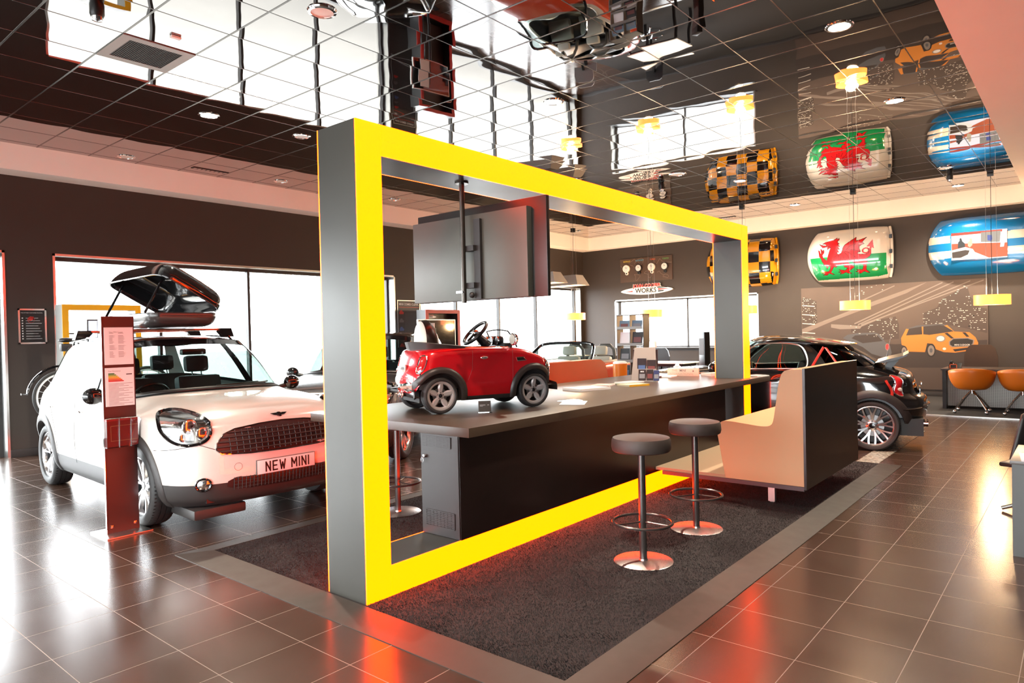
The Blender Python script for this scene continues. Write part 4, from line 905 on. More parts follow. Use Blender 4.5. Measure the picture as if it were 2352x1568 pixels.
TC = thing('toy_car', 'red ride-on toy convertible with five-spoke silver wheels, standing on the counter', 'toy', (1.81, -.92, CT+.002), math.radians(-22.6))
ts = Shell(toy_ctrl(), 12, 6, holes=[(0, .147, .19, .2), (-.857, .147, .19, .2)])
TC_off = Matrix.Identity(4)
ts.part('body', 'redcar', TC, lambda i, j, c: 1.0 <= i < 7)
ts.part('sill', 'plastic', TC, lambda i, j, c: i < 1.0)
ts.part('cockpit_rim', 'chrome', TC, lambda i, j, c: 7 <= i < 8)
ts.part('cockpit', 'black', TC, lambda i, j, c: i >= 8)
m = MB(); m.box(-1.0, .15, -.2, .2, .09, .2); m.box(-.17, .17, -.28, .28, .2, .33); m.box(-1.02, -.69, -.28, .28, .2, .33); m.build('underbody', 'interior', TC)
for hx, b0, b1 in ((0, -.05, PI+.22), (-.857, -.22, PI+.02)): arch(TC, ts, hx, .147, .187, .045, mat('satin_grey_black_trim', '35302d', .4), a0=b0, a1=b1, out=.016, inner=.05)
for hx in (0, -.857):
    for sd in (1, -1): wheel(TC, (hx, sd*.275, .147), sd, .147, .105, .112, 'star5', rimmat=mat('silver_plastic', 'c9c6c4', .3, metal=.4))
for sg in (1, -1):
    L = MB(); ol = oval(sg*.262, .40, .026, .07, 28, 3); ts.line(L, ol, 'r', .0055, .005, True, sub=1); lo = L.build('tail_lamp', 'chrome', TC); L = MB(); ts.patch(L, ol, 'r', .002, .012, 4); L.build('lens', 'tail', lo, norm=False)
    L = MB(); ol = oval(sg*.215, .345, .06, .065, 28); ts.line(L, ol, 'f', .006, .005, True, sub=1); lo = L.build('headlamp', 'chrome', TC); L = MB(); ts.patch(L, ol, 'f', .003, .02, 4); L.build('lens', 'headlamp', lo, norm=False)
    L = MB(); p, nn = ts.hit(-.47, .44, 's', .006); L.sphere((p.x, sg*p.y, p.z), .034, 14, sx=1, sy=.25, sz=.42); L.build('door_handle', 'chrome', TC)
    L = MB(); P = [ts.hit(a, b, 's', .003)[0] for a, b in ((-.17, .43), (-.10, .432), (-.075, .405), (-.16, .40))]; L.tube([(q.x, sg*q.y, q.z) for q in P], .004, 6, True)
    P = [ts.hit(a, b, 's', .002)[0] for a, b in ((-.165, .428), (-.105, .428), (-.085, .406), (-.155, .403))]; L.add([(q.x, sg*q.y, q.z) for q in P], [(0, 1, 2, 3)], 1); L.build('side_vent', ['chrome', 'black'], TC)
    L = MB(); L.cyl((-.20, sg*.27, .52), (-.20, sg*.30, .54), .008, n=8, mi=1); L.T = Matrix.Translation((-.205, sg*.335, .585)) @ Matrix.Diagonal((1, 1.15, .92, 1)) @ Matrix.Rotation(PI/2, 4, 'Y'); L.lathe([(.0005, -.012), (.046, -.012)], 24, mi=2); L.lathe([(.046, -.012), (.058, -.004), (.05, .02), (.0005, .035)], 24); L.build('door_mirror', ['chrome', 'black', 'creamlt'], TC)
# rear lights, plate, bumper chrome
m = MB(); p = ts.hit(0, .36, 'r')[0]; m.box(p.x-.012, p.x+.004, -.075, .075, .335, .40, .008); vs, fs = text_geo('COOPER', .03, 0, .0008)
m.add([(p.x-.0125, -x, .367+y) for x, y, z in vs], fs, 1, False); m.build('rear_number_plate', [mat('silver_plate', 'c8c6c2', .25, metal=.6), 'inkblack'], TC)
m = MB(); ol = [(-.20, .20), (-.21, .235), (-.17, .262), (.17, .262), (.21, .235), (.20, .20), (.13, .18), (-.13, .18)]; ts.patch(m, ol, 'r', .004, .004, 3); m.build('rear_bumper_insert', 'chrome', TC, norm=False)
for y in (-.035, .035):
    m = MB(); m.tube([(-1.09, y+.022*math.cos(t*PI/8), .155+.022*math.sin(t*PI/8)) for t in range(16)], .006, 6, True); m.cyl((-1.02, y, .155), (-1.088, y, .155), .019, n=12, mi=1); m.build('exhaust_tip', ['chrome', 'black'], TC)
gaps(ts, TC, [([(-.20, .50), (-.205, .35), (-.21, .16)], 's', 1), ([(-.57, .50), (-.58, .35), (-.62, .26)], 's', 1), ([(-.26, .28), (0, .285), (.26, .28)], 'r', 0)], .0016, mat('pale_seam', 'a05050', .4))
# folded hood, fairings, seats
hd = [(-.56, .515), (-.60, .54), (-.80, .565), (-1.02, .585), (-1.025, .575), (-1.0, .53), (-.985, .512)]
m = MB(); a = crom(np.array([(-.53, .262, .525), (-.75, .27, .55), (-.93, .235, .57), (-1.0, .13, .578), (-1.02, 0, .58)]), 6, 'open'); b = a*[1, 1, 0]+[0, 0, .505]; b[:, 0] += .02
n = len(a); full = [tuple(p) for p in a]+[(p[0], -p[1], p[2]) for p in a[-2::-1]]; low = [tuple(p*[1, .99, 1]) for p in b]+[(p[0], -p[1]*.99, p[2]) for p in b[-2::-1]]; K2 = len(full)
inn = [(p[0]*.97-.0, p[1]*.86, p[2]+.004) for p in full]
m.add(full+low+inn, [(i, i+1, K2+i+1, K2+i) for i in range(K2-1)]+[(2*K2+i, 2*K2+i+1, i+1, i) for i in range(K2-1)]); m.add(inn, [tuple(range(K2))]); m.build('folded_hood', 'plastic', TC)
def hump(x, w, h, z0, n=16): return [(x, w*math.cos(PI*k/n), z0+h*max(0, math.sin(PI*k/n))**.8) for k in range(n+1)]
m = MB(); rows = [hump(-.79, .12, .14, .53), hump(-.815, .15, .195, .535), hump(-.85, .162, .225, .54), hump(-.89, .158, .218, .545), hump(-.905, .152, .205, .55)]
m.add([p for r in rows for p in r], [(i*17+k, i*17+k+1, (i+1)*17+k+1, (i+1)*17+k) for i in range(4) for k in range(16)])
m.build('seat_fairing', mat('satin_dark_brown', '2a2420', .3), TC)
for xx, dx, nm in ((-.79, .012, 'seat_back'), (-.905, -.012, 'fairing_pad')):
    m = MB(); w_, h_, z_ = (.118, .138, .53) if xx > -.8 else (.15, .204, .55); a_ = hump(xx, w_, h_, z_); b_ = hump(xx+dx, w_*.88, h_*.9, z_+.003)
    m.add(a_+b_, [(k, k+1, 18+k, 17+k) for k in range(16)]+[tuple(range(17, 34))]); m.build(nm, 'creamlt', TC)
m = MB(); c = Vector((-.40, .0, .645)); a = Vector((.72, 0, .70)).normalized(); b = Vector((0, 1, 0))
m.tube([(c+a*(.128*math.cos(t*PI/18))+b*(.128*math.sin(t*PI/18)))[:] for t in range(36)], .0155, 10, True)
for t in (PI/2, -PI/2, PI): m.cyl(c[:], (c+a*(.1*math.cos(t))+b*(.1*math.sin(t)))[:], .012, n=8)
m.sphere(c, .032, 14, mi=1); d = a.cross(b).normalized(); d = d if d.x > 0 else -d; m.cyl(c[:], (c+d*.16)[:], .03, .045, n=14); m.build('steering_wheel', ['black', 'chrome'], TC)
m = MB(); m.box(-.23, -.15, -.22, .22, .50, .555, .015)
for y in (-.11, 0, .11): m.lathe([(.0005, -.252), (.034, -.252), (.04, -.24), (.04, -.2)], 18, 'x', o=(0, y, .575))
m.build('dashboard', 'black', TC)
m = MB()
for y in (-.11, 0, .11): m.lathe([(.034, -.254), (.041, -.256), (.042, -.245)], 18, 'x', o=(0, y, .575))
m.build('dial_rings', 'chrome', TC)
m = MB(); fr = [(-.12, -.24, .515), (-.155, -.232, .60), (-.19, -.21, .655), (-.19, -.1, .665), (-.185, 0, .668), (-.19, .1, .665), (-.19, .21, .655), (-.155, .232, .60), (-.12, .24, .515)]
m.tube(fr, .007, 6); wo = m.build('windscreen_frame', 'black', TC); m = MB(); m.add(fr, [tuple(range(9))]); m.build('windscreen', 'lens', wo)
DRAGON = [(-0.481, 3.393), (-0.544, 3.424), (-0.606, 3.435), (-0.646, 3.454), (-0.708, 3.451), (-0.736, 3.474), (-0.781, 3.497), (-0.786, 3.461), (-0.817, 3.487), (-0.824, 3.448), (-0.791, 3.425), (-0.79, 3.401), (-0.825, 3.362), (-0.792, 3.362), (-0.831, 3.308), (-0.795, 3.311), (-0.827, 3.247), (-0.788, 3.253), (-0.812, 3.185), (-0.776, 3.188), (-0.781, 3.152), (-0.814, 3.14), (-0.859, 3.163), (-0.881, 3.208), (-0.897, 3.278), (-0.933, 3.333), (-1.01, 3.384), (-1.076, 3.425), (-1.155, 3.473), (-1.153, 3.399), (-1.227, 3.409), (-1.355, 3.451), (-1.301, 3.401), (-1.279, 3.357), (-1.31, 3.321), (-1.257, 3.307), (-1.214, 3.27), (-1.218, 3.217), (-1.239, 3.161), (-1.18, 3.145), (-1.169, 3.129), (-1.222, 3.112), (-1.328, 3.102), (-1.381, 3.115), (-1.398, 3.148), (-1.383, 3.207), (-1.44, 3.19), (-1.439, 3.11), (-1.412, 3.054), (-1.359, 3.018), (-1.289, 2.993), (-1.337, 2.974), (-1.384, 2.927), (-1.347, 2.932), (-1.351, 2.874), (-1.339, 2.776), (-1.402, 2.714), (-1.344, 2.724), (-1.302, 2.75), (-1.237, 2.714), (-1.168, 2.713), (-1.216, 2.739), (-1.13, 2.751), (-1.195, 2.77), (-1.142, 2.803), (-1.217, 2.786), (-1.27, 2.782), (-1.293, 2.855), (-1.277, 2.903), (-1.219, 2.92), (-1.144, 2.926), (-1.069, 2.962), (-1.01, 3.005), (-0.987, 2.974), (-1.014, 2.937), (-1.068, 2.897), (-1.121, 2.857), (-1.066, 2.815), (-1.0, 2.767), (-1.054, 2.722), (-0.989, 2.729), (-0.935, 2.754), (-0.89, 2.728), (-0.824, 2.724), (-0.869, 2.753), (-0.791, 2.765), (-0.852, 2.778), (-0.803, 2.817), (-0.886, 2.799), (-0.935, 2.789), (-0.985, 2.839), (-0.925, 2.861), (-0.899, 2.911), (-0.91, 2.939), (-0.849, 2.915), (-0.771, 2.891), (-0.748, 2.863), (-0.732, 2.894), (-0.698, 2.867), (-0.646, 2.77), (-0.712, 2.717), (-0.657, 2.733), (-0.601, 2.755), (-0.566, 2.721), (-0.481, 2.718), (-0.533, 2.748), (-0.453, 2.76), (-0.51, 2.78), (-0.477, 2.812), (-0.556, 2.788), (-0.601, 2.791), (-0.636, 2.842), (-0.637, 2.908), (-0.603, 2.899), (-0.568, 2.847), (-0.563, 2.884), (-0.513, 2.942), (-0.469, 3.018), (-0.447, 3.08), (-0.413, 3.131), (-0.403, 3.205), (-0.393, 3.264), (-0.421, 3.245), (-0.439, 3.177), (-0.455, 3.2), (-0.445, 3.291), (-0.478, 3.258), (-0.478, 3.21), (-0.501, 3.268), (-0.52, 3.242), (-0.512, 3.195), (-0.477, 3.15), (-0.493, 3.088), (-0.571, 3.027), (-0.584, 3.092), (-0.608, 3.174), (-0.643, 3.278), (-0.655, 3.307), (-0.609, 3.282), (-0.592, 3.259), (-0.581, 3.308), (-0.633, 3.327), (-0.576, 3.321), (-0.491, 3.307), (-0.418, 3.391), (-0.497, 3.359), (-0.576, 3.345), (-0.543, 3.386)]
ARROW = [(-1.47, 3.401), (-1.352, 3.257), (-1.415, 3.251), (-1.404, 3.205), (-1.446, 3.201), (-1.454, 3.233), (-1.493, 3.208)]
LOOP = [(-1.34, 3.177), (-1.419, 3.169), (-1.341, 3.24)]
GREEN = [(-0.199, 3.102), (-1.709, 3.102), (-1.707, 2.788), (-1.718, 2.667), (-1.552, 2.628), (-0.33, 2.617), (-0.257, 2.78)]
WINGLINES = [[(-0.959, 3.23), (-1.031, 3.3), (-1.15, 3.335)], [(-0.959, 3.23), (-1.094, 3.217), (-1.233, 3.163)], [(-0.931, 3.204), (-1.028, 3.147), (-1.135, 3.061)], [(-0.909, 3.194), (-0.995, 3.08), (-1.026, 2.995)], [(-0.678, 3.036), (-0.73, 3.103), (-0.808, 3.12)], [(-0.852, 3.116), (-0.845, 2.974)], [(-0.891, 3.113), (-0.928, 3.003)], [(-0.808, 3.12), (-0.806, 3.013)]]
MUR = {'car': [(-1.924, 1.332), (-2.018, 1.524), (-2.218, 1.587), (-2.625, 1.606), (-2.738, 1.585), (-2.857, 1.451), (-3.105, 1.435), (-3.203, 1.336), (-3.247, 1.228), (-3.237, 1.131), (-3.137, 1.078), (-2.861, 1.034), (-2.674, 1.045), (-2.542, 1.101), (-2.485, 1.213), (-2.389, 1.225), (-2.348, 1.045), (-2.031, 1.057), (-1.993, 1.171), (-1.933, 1.194)], 'roof': [(-2.018, 1.524), (-2.218, 1.587), (-2.625, 1.606), (-2.738, 1.585), (-2.7, 1.573), (-2.605, 1.584), (-2.296, 1.561), (-2.068, 1.518)], 'win1': [(-2.016, 1.387), (-2.068, 1.523), (-2.296, 1.563), (-2.304, 1.405)], 'win2': [(-2.323, 1.405), (-2.325, 1.562), (-2.596, 1.589), (-2.681, 1.576), (-2.848, 1.456), (-2.43, 1.392)], 'grille': [(-2.762, 1.255), (-2.828, 1.32), (-3.086, 1.327), (-3.185, 1.283), (-3.175, 1.207), (-3.12, 1.154), (-2.807, 1.144), (-2.761, 1.188)], 'intake': [(-2.825, 1.1), (-3.192, 1.153), (-3.174, 1.11), (-2.862, 1.056)], 'stripe': [(-2.688, 1.421), (-2.739, 1.431), (-2.85, 1.319), (-2.8, 1.314)], 'stripe2': [(-2.987, 1.433), (-3.041, 1.432), (-3.104, 1.349), (-3.059, 1.343)], 'centres': [(-1.975, 1.061), (-2.455, 1.079), (-2.621, 1.316), (-2.983, 1.187), (-2.684, 1.112)], 'grey': [(-0.808, 1.346), (-0.898, 1.417), (-1.118, 1.456), (-1.461, 1.454), (-1.544, 1.406), (-1.626, 1.266), (-1.718, 1.173), (-1.747, 1.034), (-1.725, 0.941), (-1.579, 0.941), (-1.369, 1.01), (-1.2, 1.152)], 'greywin': [(-0.985, 1.344), (-1.052, 1.402), (-1.46, 1.426), (-1.584, 1.278), (-1.201, 1.235)], 'greylamp': [(-1.67, 1.154)], 'bridge': [(0.038, 1.559), (-1.419, 2.115), (-2.4, 2.456), (-2.041, 2.256), (-0.62, 1.727), (0.04, 1.447)], 'bridge2': [(-0.574, 1.656), (-1.196, 1.604), (-1.152, 1.545), (-0.753, 1.542), (-0.572, 1.583)], 'beams': [[(-1.044, 1.667), (-2.669, 2.443)], [(-1.11, 1.642), (-2.857, 2.442)], [(-1.153, 1.605), (-3.133, 2.445)], [(-1.175, 1.64), (-3.349, 2.446)], [(-0.414, 1.733), (-0.983, 1.932)], [(-1.205, 2.16), (-1.82, 2.43)]], 'tower': [(0.026, 2.245), (-0.07, 2.26), (-0.281, 2.168), (-0.285, 1.688), (0.033, 1.571)], 'cluster': [(-2.333, 1.835), (-2.567, 1.938), (-2.664, 2.111), (-2.816, 2.192), (-3.077, 2.351), (-3.129, 2.131), (-3.288, 1.908), (-3.399, 1.882), (-3.393, 1.411), (-3.175, 1.479), (-2.695, 1.6), (-2.33, 1.61)], 'low': [(-0.978, 1.621), (-1.831, 1.784), (-1.89, 1.621), (-1.886, 1.322), (-1.617, 1.302), (-0.975, 1.478)], 'topr': [(-0.947, 2.484), (-1.634, 2.453), (-1.612, 2.326), (-0.942, 2.173)], 'road': [(0.042, 1.322), (-1.823, 1.208), (-3.391, 1.282), (-3.385, 0.745), (0.053, 0.696)]}
BLU = {'screen': [(-2.858, 3.358), (-3.741, 3.355), (-3.74, 2.825), (-2.857, 2.838)], 'tvredtop': [(-2.856, 3.361), (-3.748, 3.351), (-3.747, 3.309), (-2.856, 3.307)], 'tvorange': [(-2.862, 3.156), (-3.745, 3.1), (-3.742, 2.844), (-3.457, 2.841), (-3.237, 2.966), (-3.206, 3.026), (-3.086, 3.076), (-2.865, 3.03)], 'tvdesk': [(-2.864, 3.0), (-3.102, 3.046), (-3.206, 3.026), (-3.237, 2.966), (-3.188, 2.894), (-3.059, 2.838), (-2.858, 2.836)], 'tvdark': [(-2.868, 2.99), (-3.085, 3.018), (-3.154, 3.002), (-3.125, 2.928), (-3.01, 2.876), (-2.871, 2.878)], 'tvman': [(-2.995, 3.249), (-3.023, 3.251), (-3.039, 3.187), (-3.079, 3.144), (-3.082, 3.076), (-2.964, 3.059), (-2.969, 3.174), (-2.994, 3.201)], 'tvwom': [(-3.157, 3.232), (-3.193, 3.228), (-3.2, 3.17), (-3.199, 3.103), (-3.158, 3.059), (-3.127, 3.091), (-3.128, 3.168), (-3.156, 3.184)], 'tvgrey': [(-3.337, 3.327), (-3.648, 3.33), (-3.63, 3.121), (-3.335, 3.147)], 'tvblue': [(-3.438, 3.268), (-3.509, 3.261), (-3.515, 3.185), (-3.499, 3.149), (-3.441, 3.164)], 'tvwhite': [(-3.671, 3.35), (-3.748, 3.348), (-3.69, 3.026), (-3.633, 3.027)], 'stripes': [[(-2.488, 3.316), (-2.838, 3.328), (-2.837, 3.182), (-2.482, 3.173)], [(-2.48, 3.029), (-2.843, 3.03), (-2.845, 2.883), (-2.486, 2.88)], [(-3.752, 3.317), (-3.993, 3.318), (-3.991, 3.171), (-3.75, 3.173)], [(-3.749, 3.029), (-3.99, 3.026), (-3.988, 2.881), (-3.751, 2.879)]]}
_before = set(COL.objects)
# ================================================================ ceiling fittings
def downlight(x, y, lit, label, r=.075, group=None):
    L = thing('downlight', label, 'ceiling light', (x, y, CZ), group=group)
    m = MB(); m.lathe([(r, -.001), (r*1.02, -.010), (r*1.28, -.008), (r*1.34, -.001)], 32); m.build('trim_ring', 'chrome', L)
    m = MB(); m.lathe([(.0005, -.006), (r, -.004)], 32); m.build('diffuser', 'lamp' if lit else 'lampoff', L)
    if lit:
        l = bpy.data.lights.new('downlight_beam', 'SPOT'); l.energy = 330; l.spot_size = math.radians(125); l.spot_blend = .8; l.color = (1, .86, .68); l.shadow_soft_size = .07
        o = bpy.data.objects.new('downlight_beam', l); COL.objects.link(o); o.parent = L; o.location = (0, 0, -.03)
for x, y, lit, lb in [(.884, 2.733, 1, 'lit ceiling downlight above the white hatchback'), (3.357, -3.273, 1, 'brightest lit downlight at the upper right of the ceiling'), (3.212, -.381, 1, 'lit downlight in the ceiling above the middle of the portal beam'),
                      (5.877, -3.213, 1, 'lit downlight between the brightest one and the blue car roof'), (8.737, -.3, 1, 'lit downlight over the reflection of the chequered car roof'), (11.87, -.231, 1, 'lit downlight near the back bulkhead between two pendant cables'), (12.137, -3.062, 1, 'lit downlight near the back bulkhead above the blue car roof'),
                      (2.063, 2.704, 0, 'unlit downlight in the ceiling just left of the portal column'), (.965, 5.225, 0, 'unlit downlight by the left bulkhead, leftmost of its row'), (3.248, 5.101, 0, 'unlit downlight by the left bulkhead, nearest the portal column'), (5.543, 5.003, 0, 'unlit downlight by the left bulkhead, seen through the portal'),
                      (7.484, .253, 0, 'large unlit downlight above the middle of the yellow beam'), (10.258, -3.121, 0, 'unlit downlight in the reflection of the blue car roof'), (11.514, 4.997, 0, 'unlit downlight in the far left corner of the ceiling')]:
    downlight(x, y, lit, lb, .085 if (x, y) != (7.484, .253) else .11, 'round ceiling downlights')
for x, y in ((-3.6, 2.7), (-3.6, -.4), (-1.2, -3.2), (-5.5, -3.2)): downlight(x, y, 1, 'lit ceiling downlight behind the viewer', .085, 'round ceiling downlights')  # added out of view to put more light into the room
L = thing('ceiling_speaker', 'round white ceiling speaker with silver rim above the portal corner', 'speaker', (.264, -.317, CZ))
m = MB(); m.lathe([(.085, -.001), (.088, -.018), (.108, -.014), (.115, -.001)], 40); m.build('rim', 'chrome', L); m = MB(); m.lathe([(.0005, -.012), (.088, -.010)], 40); m.build('grille', 'lampoff', L)
def dome(x, y, label):
    D = thing('security_camera', label, 'camera', (x, y, CZ), group='black ceiling cameras')
    m = MB(); m.lathe([(.045, 0), (.05, -.02), (.05, -.09), (.042, -.11), (.0005, -.11)], 24); m.build('housing', 'black', D); m = MB(); m.lathe([(.038, -.11), (.036, -.135), (.0005, -.145)], 24); m.build('lens', 'chrome', D)
dome(-.941, .789, 'black ceiling camera at the top left of the view'); dome(7.895, .758, 'black ceiling camera beside the world clock reflection'); dome(10.805, -3.105, 'black ceiling camera near the blue car roof')
V = thing('air_grille', 'square brown air grille with white frame in the ceiling, upper left', 'air vent', (-.3, 1.5, CZ))
m = MB()
for a, b, c, d in ((-.3, -.22, -.3, .3), (.22, .3, -.3, .3), (-.22, .22, -.3, -.22), (-.22, .22, .22, .3)): m.box(a, b, c, d, -.008, -.0018)
m.build('frame', mat('grey_white_paint', 'b9b8b2', .4), V); m = MB(); m.box(-.22, .22, -.22, .22, -.0035, -.002, mi=1)
for k in range(27): m.box(-.22+k*.0166, -.214+k*.0166, -.22, .22, -.008, -.003)
m.build('louvre', [mat('brown_mesh', '3a2620', .6), 'black'], V)
m = MB(); m.box(-.33, -.25, .93, .97, CZ-.02, CZ-.0018, .003); tag(m.build('ceiling_sensor', 'white'), 'small white sensor box on the ceiling right of the air grille', 'sensor')
for x, y, lb, rz in ((2.121, 5.177, 'black slot vent in the ceiling by the left bulkhead', 0), (12.355, 1.5, 'black slot vent in the ceiling by the back bulkhead', PI/2)):
    V = thing('slot_vent', lb, 'air vent', (x, y, CZ), rz); m = MB(); m.box(-.27, .27, -.05, .05, -.006, -.0018); m.build('frame', 'black', V); m = MB()
    for k in range(8): m.box(-.25+k*.065, -.20+k*.065, -.035, .035, -.010, -.006)
    m.build('louvre', 'gloss', V)
def pendant(y, label, x=11.3, z=2.0):
    Pn = thing('pendant_lamp', label, 'pendant lamp', (x, y, 0), group='orange drum pendants')
    m = MB(); m.box(-.045, .045, -.045, .045, CZ-.05, CZ-.002, .004); m.build('ceiling_box', 'black', Pn)
    m = MB(); m.lathe([(.245, z-.085), (.265, z-.085), (.265, z+.085), (.245, z+.085)], 40); m.lathe([(.0005, z-.06), (.245, z-.06)], 40, mi=1); m.build('shade', ['pend', mat('lit_lamp_diffuser', 'ffffff', .5, emit=(1, .42, .1), estr=1.8)], Pn)
    m = MB(); m.cyl((0, 0, z+.02), (0, 0, CZ-.03), .004, n=6); m.build('flex', 'black', Pn)
    for k in range(2):
        m = MB(); m.cyl((0, (-.08, .08)[k], z+.08), (0, (-.012, .012)[k]*6, CZ-.05), .0022, n=5); m.build('wire', 'alu', Pn)
    m = MB(); m.box(-.09, .09, -.09, .09, z+.06, z+.066); m.build('canopy_plate', 'alu', Pn)
    l = bpy.data.lights.new('pendant_glow', 'POINT'); l.energy = 26; l.color = (1, .62, .28); l.shadow_soft_size = .12; o = bpy.data.objects.new('pendant_glow', l); COL.objects.link(o); o.parent = Pn; o.location = (0, 0, z-.14)
    l = bpy.data.lights.new('pendant_uplight', 'POINT'); l.energy = 45; l.color = (1, .72, .42); l.shadow_soft_size = .10; o = bpy.data.objects.new('pendant_uplight', l); COL.objects.link(o); o.parent = Pn; o.location = (0, 0, z+.16)
for y, lb in ((-3.63, 'orange drum pendant in front of the blue car roof display'), (-1.48, 'orange drum pendant hanging below the dragon car roof'), (.67, 'orange drum pendant mostly hidden behind the far portal column'), (2.82, 'orange drum pendant in front of the back window'), (4.97, 'orange drum pendant in front of the far left window corner')): pendant(y, lb)
def trough(x, y, label):
    Tn = thing('office_pendant', label, 'pendant lamp', (x, y, 2.74), group='white office pendants')
    m = MB(); a, b, c, d, h = .26, .7, .15, .58, .25
    v = [(-a, -b, 0), (a, -b, 0), (a, b, 0), (-a, b, 0), (-c, -d, h), (c, -d, h), (c, d, h), (-c, d, h)]; m.add(v, [(0, 1, 5, 4), (1, 2, 6, 5), (2, 3, 7, 6), (3, 0, 4, 7), (4, 5, 6, 7)], 0, False); m.build('shade', mat('pale_grey_shade', 'c9c2ba', .5), Tn)
    m = MB(); m.quad((-a+.02, -b+.02, .01), (a-.02, -b+.02, .01), (a-.02, b-.02, .01), (-a+.02, b-.02, .01)); m.build('diffuser', mat('lit_lamp_diffuser'), Tn)
    for q in (-.4, .4): m = MB(); m.cyl((0, q, h), (0, q, CZ-2.75), .003, n=5); m.build('wire', 'alu', Tn)
trough(10.9, 5.12, 'white trapezoid pendant, the farther of two by the left windows'); trough(9.75, 4.95, 'white trapezoid pendant, nearer of two, beside the hanging television')
# ================================================================ things on the walls
Fm = thing('framed_notice', 'framed black notice with small red drawing on the wall left of window', 'picture')
m = MB(); x0, x1, z0, z1 = -.166, .154, 1.622, 2.087
for a, b, c, d in ((x0, x1, z0, z0+.02), (x0, x1, z1-.02, z1), (x0, x0+.02, z0, z1), (x1-.02, x1, z0, z1)): m.box(a, b, YW-.02, YW, c, d)
m.build('frame', 'alu', Fm); m = MB(); yy = YW-.01; m.box(x0+.02, x1-.02, yy, YW-.002, z0+.02, z1-.02, mi=0)
addtext(m, 'THE SYTNER CUSTOMER PROMISE.', .016, plane_y(-.135, yy-.001, z1-.055), 1, align='LEFT')
m.tube([(-.02+.04*math.cos(t*PI/8), yy-.001, 1.94+.04*math.sin(t*PI/8)) for t in range(16)], .008, 5, True, mi=2, flat=.1)
m.add([(-.06, yy-.001, 1.96), (-.03, yy-.001, 1.985), (.01, yy-.001, 1.98), (0, yy-.001, 1.94), (-.03, yy-.001, 1.92)], [(0, 1, 2, 3, 4)], 2)
for k in range(9):
    zz = 1.96-.034*k; m.quad((-.08, yy-.001, zz), (.06+.02*(k % 3), yy-.001, zz), (.06+.02*(k % 3), yy-.001, zz+.004), (-.08, yy-.001, zz+.004), 1); m.quad((-.125, yy-.001, zz-.004), (-.11, yy-.001, zz-.004), (-.11, yy-.001, zz+.01), (-.125, yy-.001, zz+.01), 1)
m.build('print', ['inkblack', 'paper', 'mred'], Fm)
Po = thing('wall_poster', 'brown poster headed MINI COMES CLEAN on the wall beyond the portal', 'poster')
m = MB(); m.box(6.31, 6.93, YW-.014, YW, 1.05, 2.345); m.build('frame', 'alu', Po)
m = MB(); yy = YW-.0155; m.box(6.325, 6.915, yy, YW-.013, 1.065, 2.33, mi=0); addtext(m, 'MINI COMES CLEAN.', .062, plane_y(6.62, yy-.001, 2.26), 1, bold=.0015, width=.93)
m.quad((6.34, yy-.001, 2.195), (6.9, yy-.001, 2.195), (6.9, yy-.001, 2.205), (6.34, yy-.001, 2.205), 2)
for k in range(11): m.quad((6.52+k*.034, yy-.001, 1.5), (6.525+k*.034, yy-.001, 1.5), (6.525+k*.034, yy-.001, 2.08), (6.52+k*.034, yy-.001, 2.08), 3)
for k in range(5):
    zc = 2.1-.17*k; m.add([(6.36, yy-.001, zc-.04), (6.47, yy-.001, zc-.04), (6.48, yy-.001, zc), (6.45, yy-.001, zc+.01), (6.43, yy-.001, zc+.04), (6.39, yy-.001, zc+.04), (6.36, yy-.001, zc)], [tuple(range(7))], (2, 3, 4, 3, 2)[k])
m.build('print', [mat('brown_print', '3c2b28', .45), 'paper', 'mred', 'ink', mat('blue_print', '4a5a8a', .5)], Po)
# world clocks
Ck = thing('world_clock_panel', 'brown map panel with four city clocks above the back window', 'clock panel')
m = MB(); m.box(13.075, XW, 3.18, 4.69, 2.895, 3.515, mi=0); cols = [(1, 'DETROIT', 4.485, 3.442), (2, 'NEWPORT', 4.103, 3.445), (3, 'TURIN', 3.727, 3.444), (4, 'TOKYO', 3.362, 3.435)]
for k, s_, y, z in cols: addtext(m, s_, .052, plane_x(13.0735, y, z), k, bold=.001)
for l in [[(4.432, 3.396), (4.311, 3.456), (4.257, 3.498), (4.205, 3.424), (4.26, 3.37), (4.208, 3.307), (4.262, 3.253), (4.301, 3.315), (4.433, 3.361)], [(4.151, 3.489), (4.046, 3.503), (3.982, 3.451), (4.023, 3.362), (4.089, 3.321), (4.153, 3.419), (4.151, 3.489)], [(3.977, 3.104), (3.924, 3.158), (3.821, 3.161), (3.746, 3.087), (3.76, 3.019), (3.812, 2.971), (3.85, 2.991), (3.874, 3.073), (3.977, 3.104)], [(4.266, 3.09), (4.161, 3.083), (4.096, 3.043), (4.164, 2.955), (4.218, 2.92), (4.243, 2.96), (4.228, 3.029), (4.266, 3.09)], [(3.444, 2.997), (3.381, 3.038), (3.307, 3.021), (3.277, 2.974), (3.309, 2.942), (3.395, 2.971), (3.445, 2.974)], [(3.688, 3.38), (3.613, 3.317), (3.522, 3.446), (3.461, 3.373), (3.312, 3.337), (3.19, 3.326)], [(3.605, 3.099), (3.542, 3.129), (3.493, 3.057), (3.419, 3.029)], [(4.677, 3.345), (4.611, 3.281), (4.555, 3.335)]]:
    m.tube([(13.074, y, z) for y, z in l], .004, 4, mi=5)
m.build('board', [mat('brown_board', '5a463a', .4), mat('c_yellow', 'e8c838', .5), mat('c_blue', '58a8c8', .5), mat('c_orange', 'e8622a', .5), mat('c_green', '70b860', .5), mat('map_line', 'b09888', .5)], Ck)
